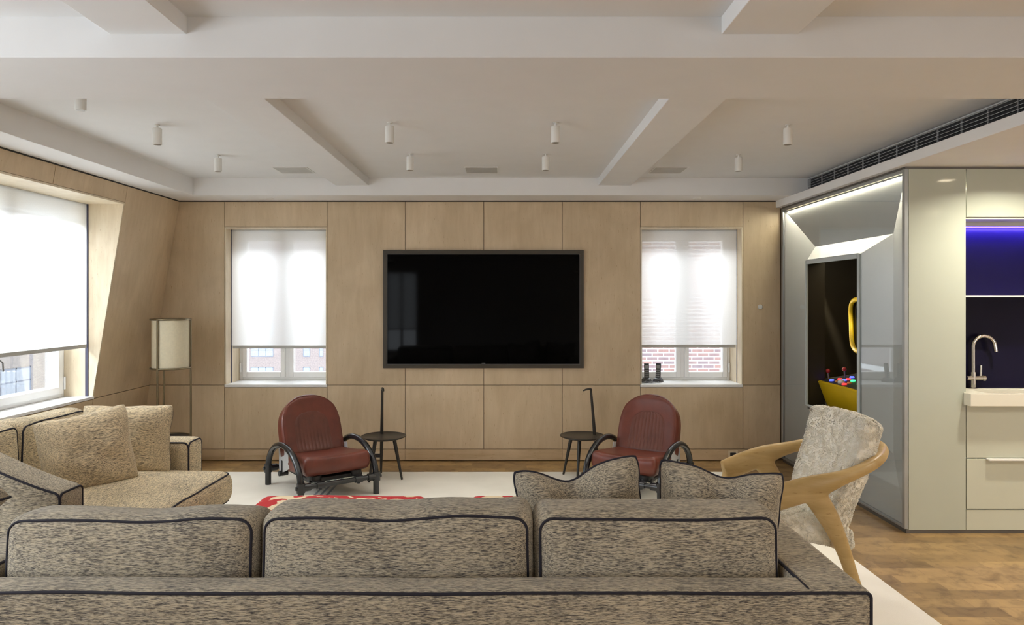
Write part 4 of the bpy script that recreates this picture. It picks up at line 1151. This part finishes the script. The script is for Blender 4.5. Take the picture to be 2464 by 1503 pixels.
def furry(name, f, h, seed, n_tuft=15000):
    """sheepskin pad: lumpy cushion with short curling tufts"""
    m = MB(); rnd = random.Random(seed)
    def g_(p):
        q = Vector(p); d = .006*nv(p[0]*1+seed, p[1], p[2], 13)+.002*nv(p[0], p[1]+seed, p[2], 40)
        nn_ = Vector((p[0]/h[0]**2, p[1]/h[1]**2, p[2]/h[2]**2)).normalized()
        return f(q+nn_*d)
    soft_box(m, h, .034, (44, 44, 10), g_)
    base = list(m.v); faces = list(m.f)
    for _ in range(n_tuft):
        fc = rnd.choice(faces); a, b, c_, d_ = [Vector(base[i]) for i in fc]
        s, q = rnd.random(), rnd.random(); p = (a*(1-s)+b*s)*(1-q)+(d_*(1-s)+c_*s)*q
        nn_ = (b-a).cross(d_-a)
        if nn_.length < 1e-12: continue
        nn_.normalize()
        if nn_.dot(p - cen_f) < 0: nn_ = -nn_
        cl = p*22; tg = Vector((noise.noise(cl)*2+rnd.uniform(-.5, .5), noise.noise(cl+Vector((9, 3, 1)))*2+rnd.uniform(-.5, .5), noise.noise(cl+Vector((1, 7, 5)))*1.5-.35+rnd.uniform(-.5, .5))); tg = (tg - nn_*tg.dot(nn_))
        tg = tg.normalized() if tg.length > 1e-6 else (b-a).normalized()
        sd = nn_.cross(tg); L_ = rnd.uniform(.008, .017); w_ = rnd.uniform(.0014, .0026)
        p0 = p-nn_*.003; p1 = p+nn_*L_*.45+tg*L_*.5; p2 = p+nn_*L_*.45+tg*L_*1.2
        m.add([p0-sd*w_, p0+sd*w_, p0-tg*w_, p1-sd*w_*.7, p1+sd*w_*.7, p1+nn_*w_, p2], [(0,1,4,3), (1,2,5,4), (2,0,3,5), (3,4,6), (4,5,6), (5,3,6)])
    return m
cen_f = Vector((1.43, CY, .40))
def fseat(q):  # local: x = depth, y = width, z = thickness
    k = (q.x+.26)/.52
    return Vector((1.46+q.x, CY+q.y, .43-.11*k+q.z-.02*(1-(q.y/.26)**2)))
m = furry('seat', fseat, (.245, .262, .05), 3); o = m.build('sheepskin_seat', M['fur'], t, smooth=True, fix=False); o.matrix_parent_inverse = invc
cen_f = Vector((1.71, CY, .64))
def fback(q):  # local: x = height, y = width, z = thickness
    k = (q.x+.31)/.62
    x = 1.605 + .225*k - .035*k*k + .035*(q.y/.26)**2*-1 + .02; z = .335 + .572*k
    yaw = -.13*k
    d = Vector((.93, 0, -.36))*q.z*(1.0)
    yy = q.y*(1-.08*k)
    return Vector((x+d.x+yaw*yy, CY-.01+yy, z+d.z-.012*abs(q.y/.26)**3*k))
m = furry('back', fback, (.31, .262, .05), 8, 18000); o = m.build('sheepskin_back', M['fur'], t, smooth=True, fix=False); o.matrix_parent_inverse = invc
